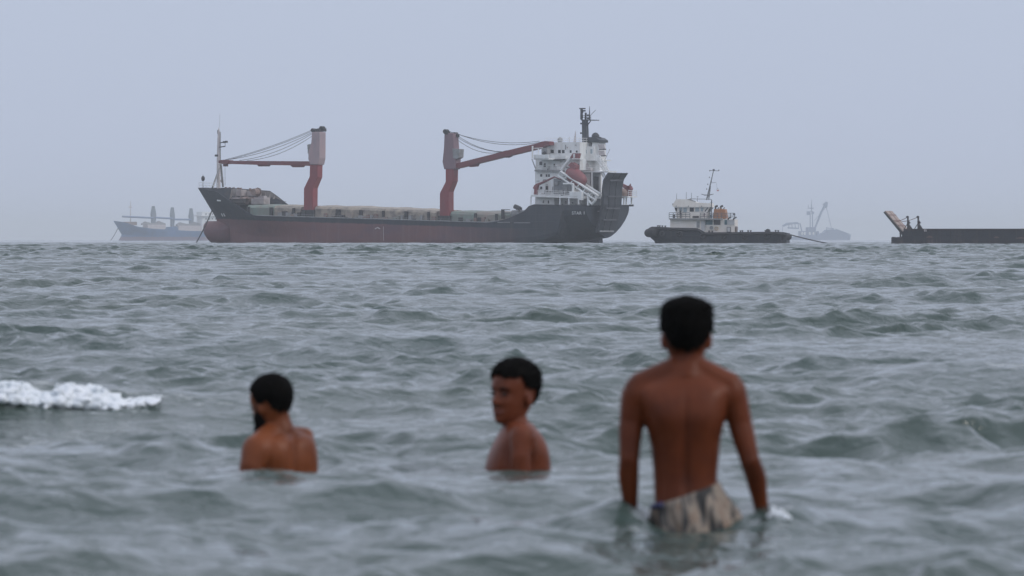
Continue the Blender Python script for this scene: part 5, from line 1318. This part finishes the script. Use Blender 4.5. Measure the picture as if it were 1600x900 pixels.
# ---- bearded man at the left, looking away to the left, one shoulder raised
def man_bearded():
    S = Spot(432, 22.4, -1.25); A = S.at
    root = empty('person', S.o); tag(root, 'bearded man at the left seen from behind, chest deep, looking away to the left', 'person')
    mb = MB(); rot = R(38)
    def R_(x0, x1, py, rw, p=2.4, rot=rot, dy=0):
        a = A(x0, py, dy); b = A(x1, py, dy); return ring((a + b) / 2, (b - a).x / 2 / math.cos(rot) * 0.92, rw, rot=rot, p=p)
    mb.loft(soft_rings([R_(398, 490, 860, 0.10), R_(398, 490, 800, 0.10), R_(396, 490, 745, 0.11), R_(393, 490, 720, 0.115), R_(391, 487, 700, 0.11), R_(395, 482, 687, 0.095), R_(404, 470, 678, 0.065), R_(414, 456, 668, 0.05)]))
    n0 = A(437, 676, 0.0); n1 = A(430, 642, 0.0)
    mb.tube([n0, n0.lerp(n1, 0.5), n1], [0.066, 0.054, 0.052], 14)
    L0 = A(401, 703, -0.10); R0 = A(472, 684, 0.10)
    mb.tube([A(428, 676, -0.02), L0], [0.05, 0.058], 12); mb.tube([A(447, 680, 0.03), R0], [0.042, 0.044], 12); mb.ell(A(476, 682, 0.08), (0.036, 0.05, 0.036), 12, 8)
    limb(mb, [L0, A(394, 730, -0.13), A(386, 790, -0.14), A(395, 850, -0.05)], [0.060, 0.052, 0.042, 0.03])
    hand(mb, A(395, 850, -0.05), (0.2, 0.5, -1), (1, 0.2, 0), 1.0, 0.4, 1)
    limb(mb, [A(474, 690, 0.1), A(478, 715, 0.12), A(477, 780, 0.14), A(470, 850, 0.2)], [0.046, 0.046, 0.042, 0.03])
    hand(mb, A(470, 850, 0.2), (-0.1, 0.6, -1), (-1, 0.2, 0), 1.0, 0.4, -1)
    for x in (418, 462):
        h = A(x, 850); limb(mb, [h, Vector((h.x, 0.02, 0.52)), Vector((h.x, 0, 0.05))], [0.095, 0.062, 0.04]); mb.ell((h.x - 0.02, 0.06, 0.035), (0.045, 0.12, 0.036))
    hd = Head(A(424, 636, 0.0), R(47), R(-11), R(-3), 0.94); hd.skull(mb)
    c = lambda px, py, d: tuple(A(px, py, d))
    body = remesh(mb, 'body', M['skin_tan'], root, 0.006, 5, bumps([(c(425, 706, -0.11), (0.06, 0.07, 0.06), 0.012), (c(478, 695, 0.0), (0.035, 0.07, 0.05), 0.012), (c(460, 708, -0.06), (0.014, 0.07, 0.10), -0.018), (c(412, 735, -0.1), (0.015, 0.05, 0.04), -0.012)]))
    hd.hair(root, short_hair(-0.34, -0.86, 0.40), lambda az, el: 0.009 + 0.006 * smooth01(-0.2, 0.9, el), 15, 0.004, lock=0.010)
    hd.face(root)
    mb = MB()
    hd.e(mb, (0, 0.072, -0.104), (0.036, 0.036, 0.038)); hd.e(mb, (-0.045, 0.045, -0.095), (0.022, 0.036, 0.036)); hd.e(mb, (0, 0.06, -0.075), (0.052, 0.040, 0.034))
    for sx in (-1, 1):
        hd.e(mb, (sx * 0.05, 0.025, -0.055), (0.014, 0.036, 0.034)); hd.e(mb, (sx * 0.038, 0.05, -0.08), (0.022, 0.032, 0.032)); hd.e(mb, (sx * 0.064, 0.016, -0.015), (0.009, 0.014, 0.045)); hd.e(mb, (sx * 0.056, 0.036, -0.045), (0.014, 0.026, 0.034))
    hd.e(mb, (0, 0.094, -0.042), (0.028, 0.010, 0.006))
    remesh(mb, 'beard', M['hair'], root, 0.004, 3)
    return root
man_bearded()

# ---- crew member at the tug's upper rail
def crew():
    fr = TUG; A = fr.at
    foot = A(1063, 340.9, 2.85); h = 1.55
    root = empty('person', fr.O + fr.F * foot.x + fr.P * foot.y + Vector((0, 0, foot.z)), fr.rz + R(90))
    tag(root, 'crew member in dark clothes standing at the tug wheelhouse rail', 'person')
    mb = MB()
    for k in (-1, 1): limb(mb, [(k * 0.09, 0, 0.82), (k * 0.1, 0.02, 0.45), (k * 0.1, 0, 0.05)], [0.10, 0.075, 0.05]); mb.ell((k * 0.1, 0.06, 0.04), (0.05, 0.12, 0.04))
    mb.loft([ring((0, 0, 0.75), 0.17, 0.12), ring((0, 0, 0.95), 0.17, 0.12), ring((0, 0, 1.15), 0.20, 0.13), ring((0, 0, 1.28), 0.19, 0.11), ring((0, 0, 1.36), 0.08, 0.07)])
    for k in (-1, 1): limb(mb, [(k * 0.21, 0, 1.24), (k * 0.26, -0.02, 0.98), (k * 0.2, 0.18, 0.86)], [0.07, 0.055, 0.04]); hand(mb, (k * 0.2, 0.18, 0.86), (-k * 0.2, 1, -0.2), (0, -0.3, -1), 0.95, 0.5, -k)
    mb.tube([(0, 0, 1.33), (0, 0.01, 1.46)], [0.06, 0.055], 10)
    hd = Head((0, 0.01, 1.53), 0, 0, 0, 0.98); hd.skull(mb)
    remesh(mb, 'body', M['crewskin'], root, 0.013, 3)
    hd.hair(root, short_hair(-0.2, -0.6, 0.4), lambda az, el: 0.015, 2, 0.004)
    mb = MB()
    mb.loft([ring((0, 0, 0.70), 0.20, 0.145), ring((0, 0, 0.95), 0.195, 0.145), ring((0, 0, 1.16), 0.225, 0.155), ring((0, 0, 1.30), 0.215, 0.13), ring((0, 0, 1.38), 0.09, 0.08)])
    for k in (-1, 1): limb(mb, [(k * 0.21, 0, 1.25), (k * 0.26, -0.02, 1.0)], [0.09, 0.075])
    remesh(mb, 'shirt', M['crewcloth'], root, 0.015, 3)
    mb = MB()
    for k in (-1, 1): limb(mb, [(k * 0.09, 0, 0.82), (k * 0.1, 0.02, 0.45), (k * 0.1, 0, 0.1)], [0.125, 0.095, 0.075])
    remesh(mb, 'trousers', M['crewcloth'], root, 0.015, 3)
M['crewskin'] = mat('crew skin', (0.12, 0.06, 0.04), rough=0.5)
M['crewcloth'] = mat('dark overalls', (0.035, 0.038, 0.045), (0.05, 0.05, 0.055), 6.0, 0.8)
crew()

# ------------------------------------------------------------------ white water
def white_mat():
    m = mat('white sea foam', (0.80, 0.83, 0.85), (0.66, 0.71, 0.74), 7.0, 0.6, bump=0.012, bscale=30)
    b = m.node_tree.nodes['Principled BSDF']; b.inputs['Subsurface Weight'].default_value = 0.3; b.inputs['Subsurface Radius'].default_value = (0.03, 0.03, 0.03)
    return m
M['foam'] = white_mat()
def foam_bank(name, label, spans, n, seed, rlo, rhi, voxel):
    """tumbling white water: many wet clots heaped along a crest and skinned together"""
    rnd = random.Random(seed); mb = MB()
    for _ in range(n):
        s = rnd.random(); x, y, h, w = spans(s)
        yy = y + rnd.gauss(0, w); k = rnd.random() ** 1.6
        z = sea_z(x, yy) + k * h * (1 - 0.5 * min(1, abs(yy - y) / (2 * w + 1e-6))) - 0.012
        r_ = rnd.uniform(rlo, rhi) * (1.15 - 0.6 * k) * min(1, 0.35 + h * 8); mb.ell((x, yy, z), (r_ * rnd.uniform(0.9, 1.9), r_, r_ * rnd.uniform(0.6, 1.0)), 8, 6)
    def post(co, no):
        k = np.array([mnoise.noise(Vector(p) * 17) + 0.8 * mnoise.noise(Vector(p) * 41) + 0.5 * mnoise.noise(Vector(p) * 90) for p in co]); return co + no * (0.007 * k)[:, None]
    o = remesh(mb, name, M['foam'], None, voxel, 5, post)
    tag(o, label, 'foam', kind='stuff'); return o
def bank(s):
    x = -4.35 + 2.44 * s
    h = 0.035 + 0.10 * math.exp(-((x + 2.21) / 0.11) ** 2) + 0.085 * math.exp(-((x + 2.43) / 0.13) ** 2) + 0.05 * math.exp(-((x + 2.7) / 0.1) ** 2) + 0.045 * mnoise.noise(Vector((x * 6.5, 1.3, 0)))
    if x < -2.8: h += 0.05 + 0.05 * mnoise.noise(Vector((x * 3, 8.3, 0)))
    h = max(h, 0.02) * (1 - smooth01(0.74, 0.98, s)) * (1 if s < 0.9 else max(0.0, min(1, 0.6 + 2 * mnoise.noise(Vector((x * 9, 5, 0)))))) + 0.004
    return x, 30.75 + 0.12 * math.sin(x * 2.3) + 0.05 * mnoise.noise(Vector((x * 5, 0, 0))), h, 0.10 * (1 - 0.6 * s)
foam_bank('breaking_wave', 'white foam tumbling on a small breaking wave at the left', bank, 3000, 4, 0.010, 0.030, 0.0065)
foam_bank('splash', 'small white splash beside the right hand of the tallest boy', lambda s: (0.815 + 0.085 * s, 18.0 - 0.12 * s, 0.045 * (1 - s) + 0.006, 0.03), 150, 9, 0.004, 0.011, 0.004)
foam_bank('splash', 'streak of foam in the water left of the striped shorts', lambda s: (0.372 + 0.03 * s, 18.0 - 0.22 * s, 0.012, 0.02), 60, 12, 0.005, 0.010, 0.004)
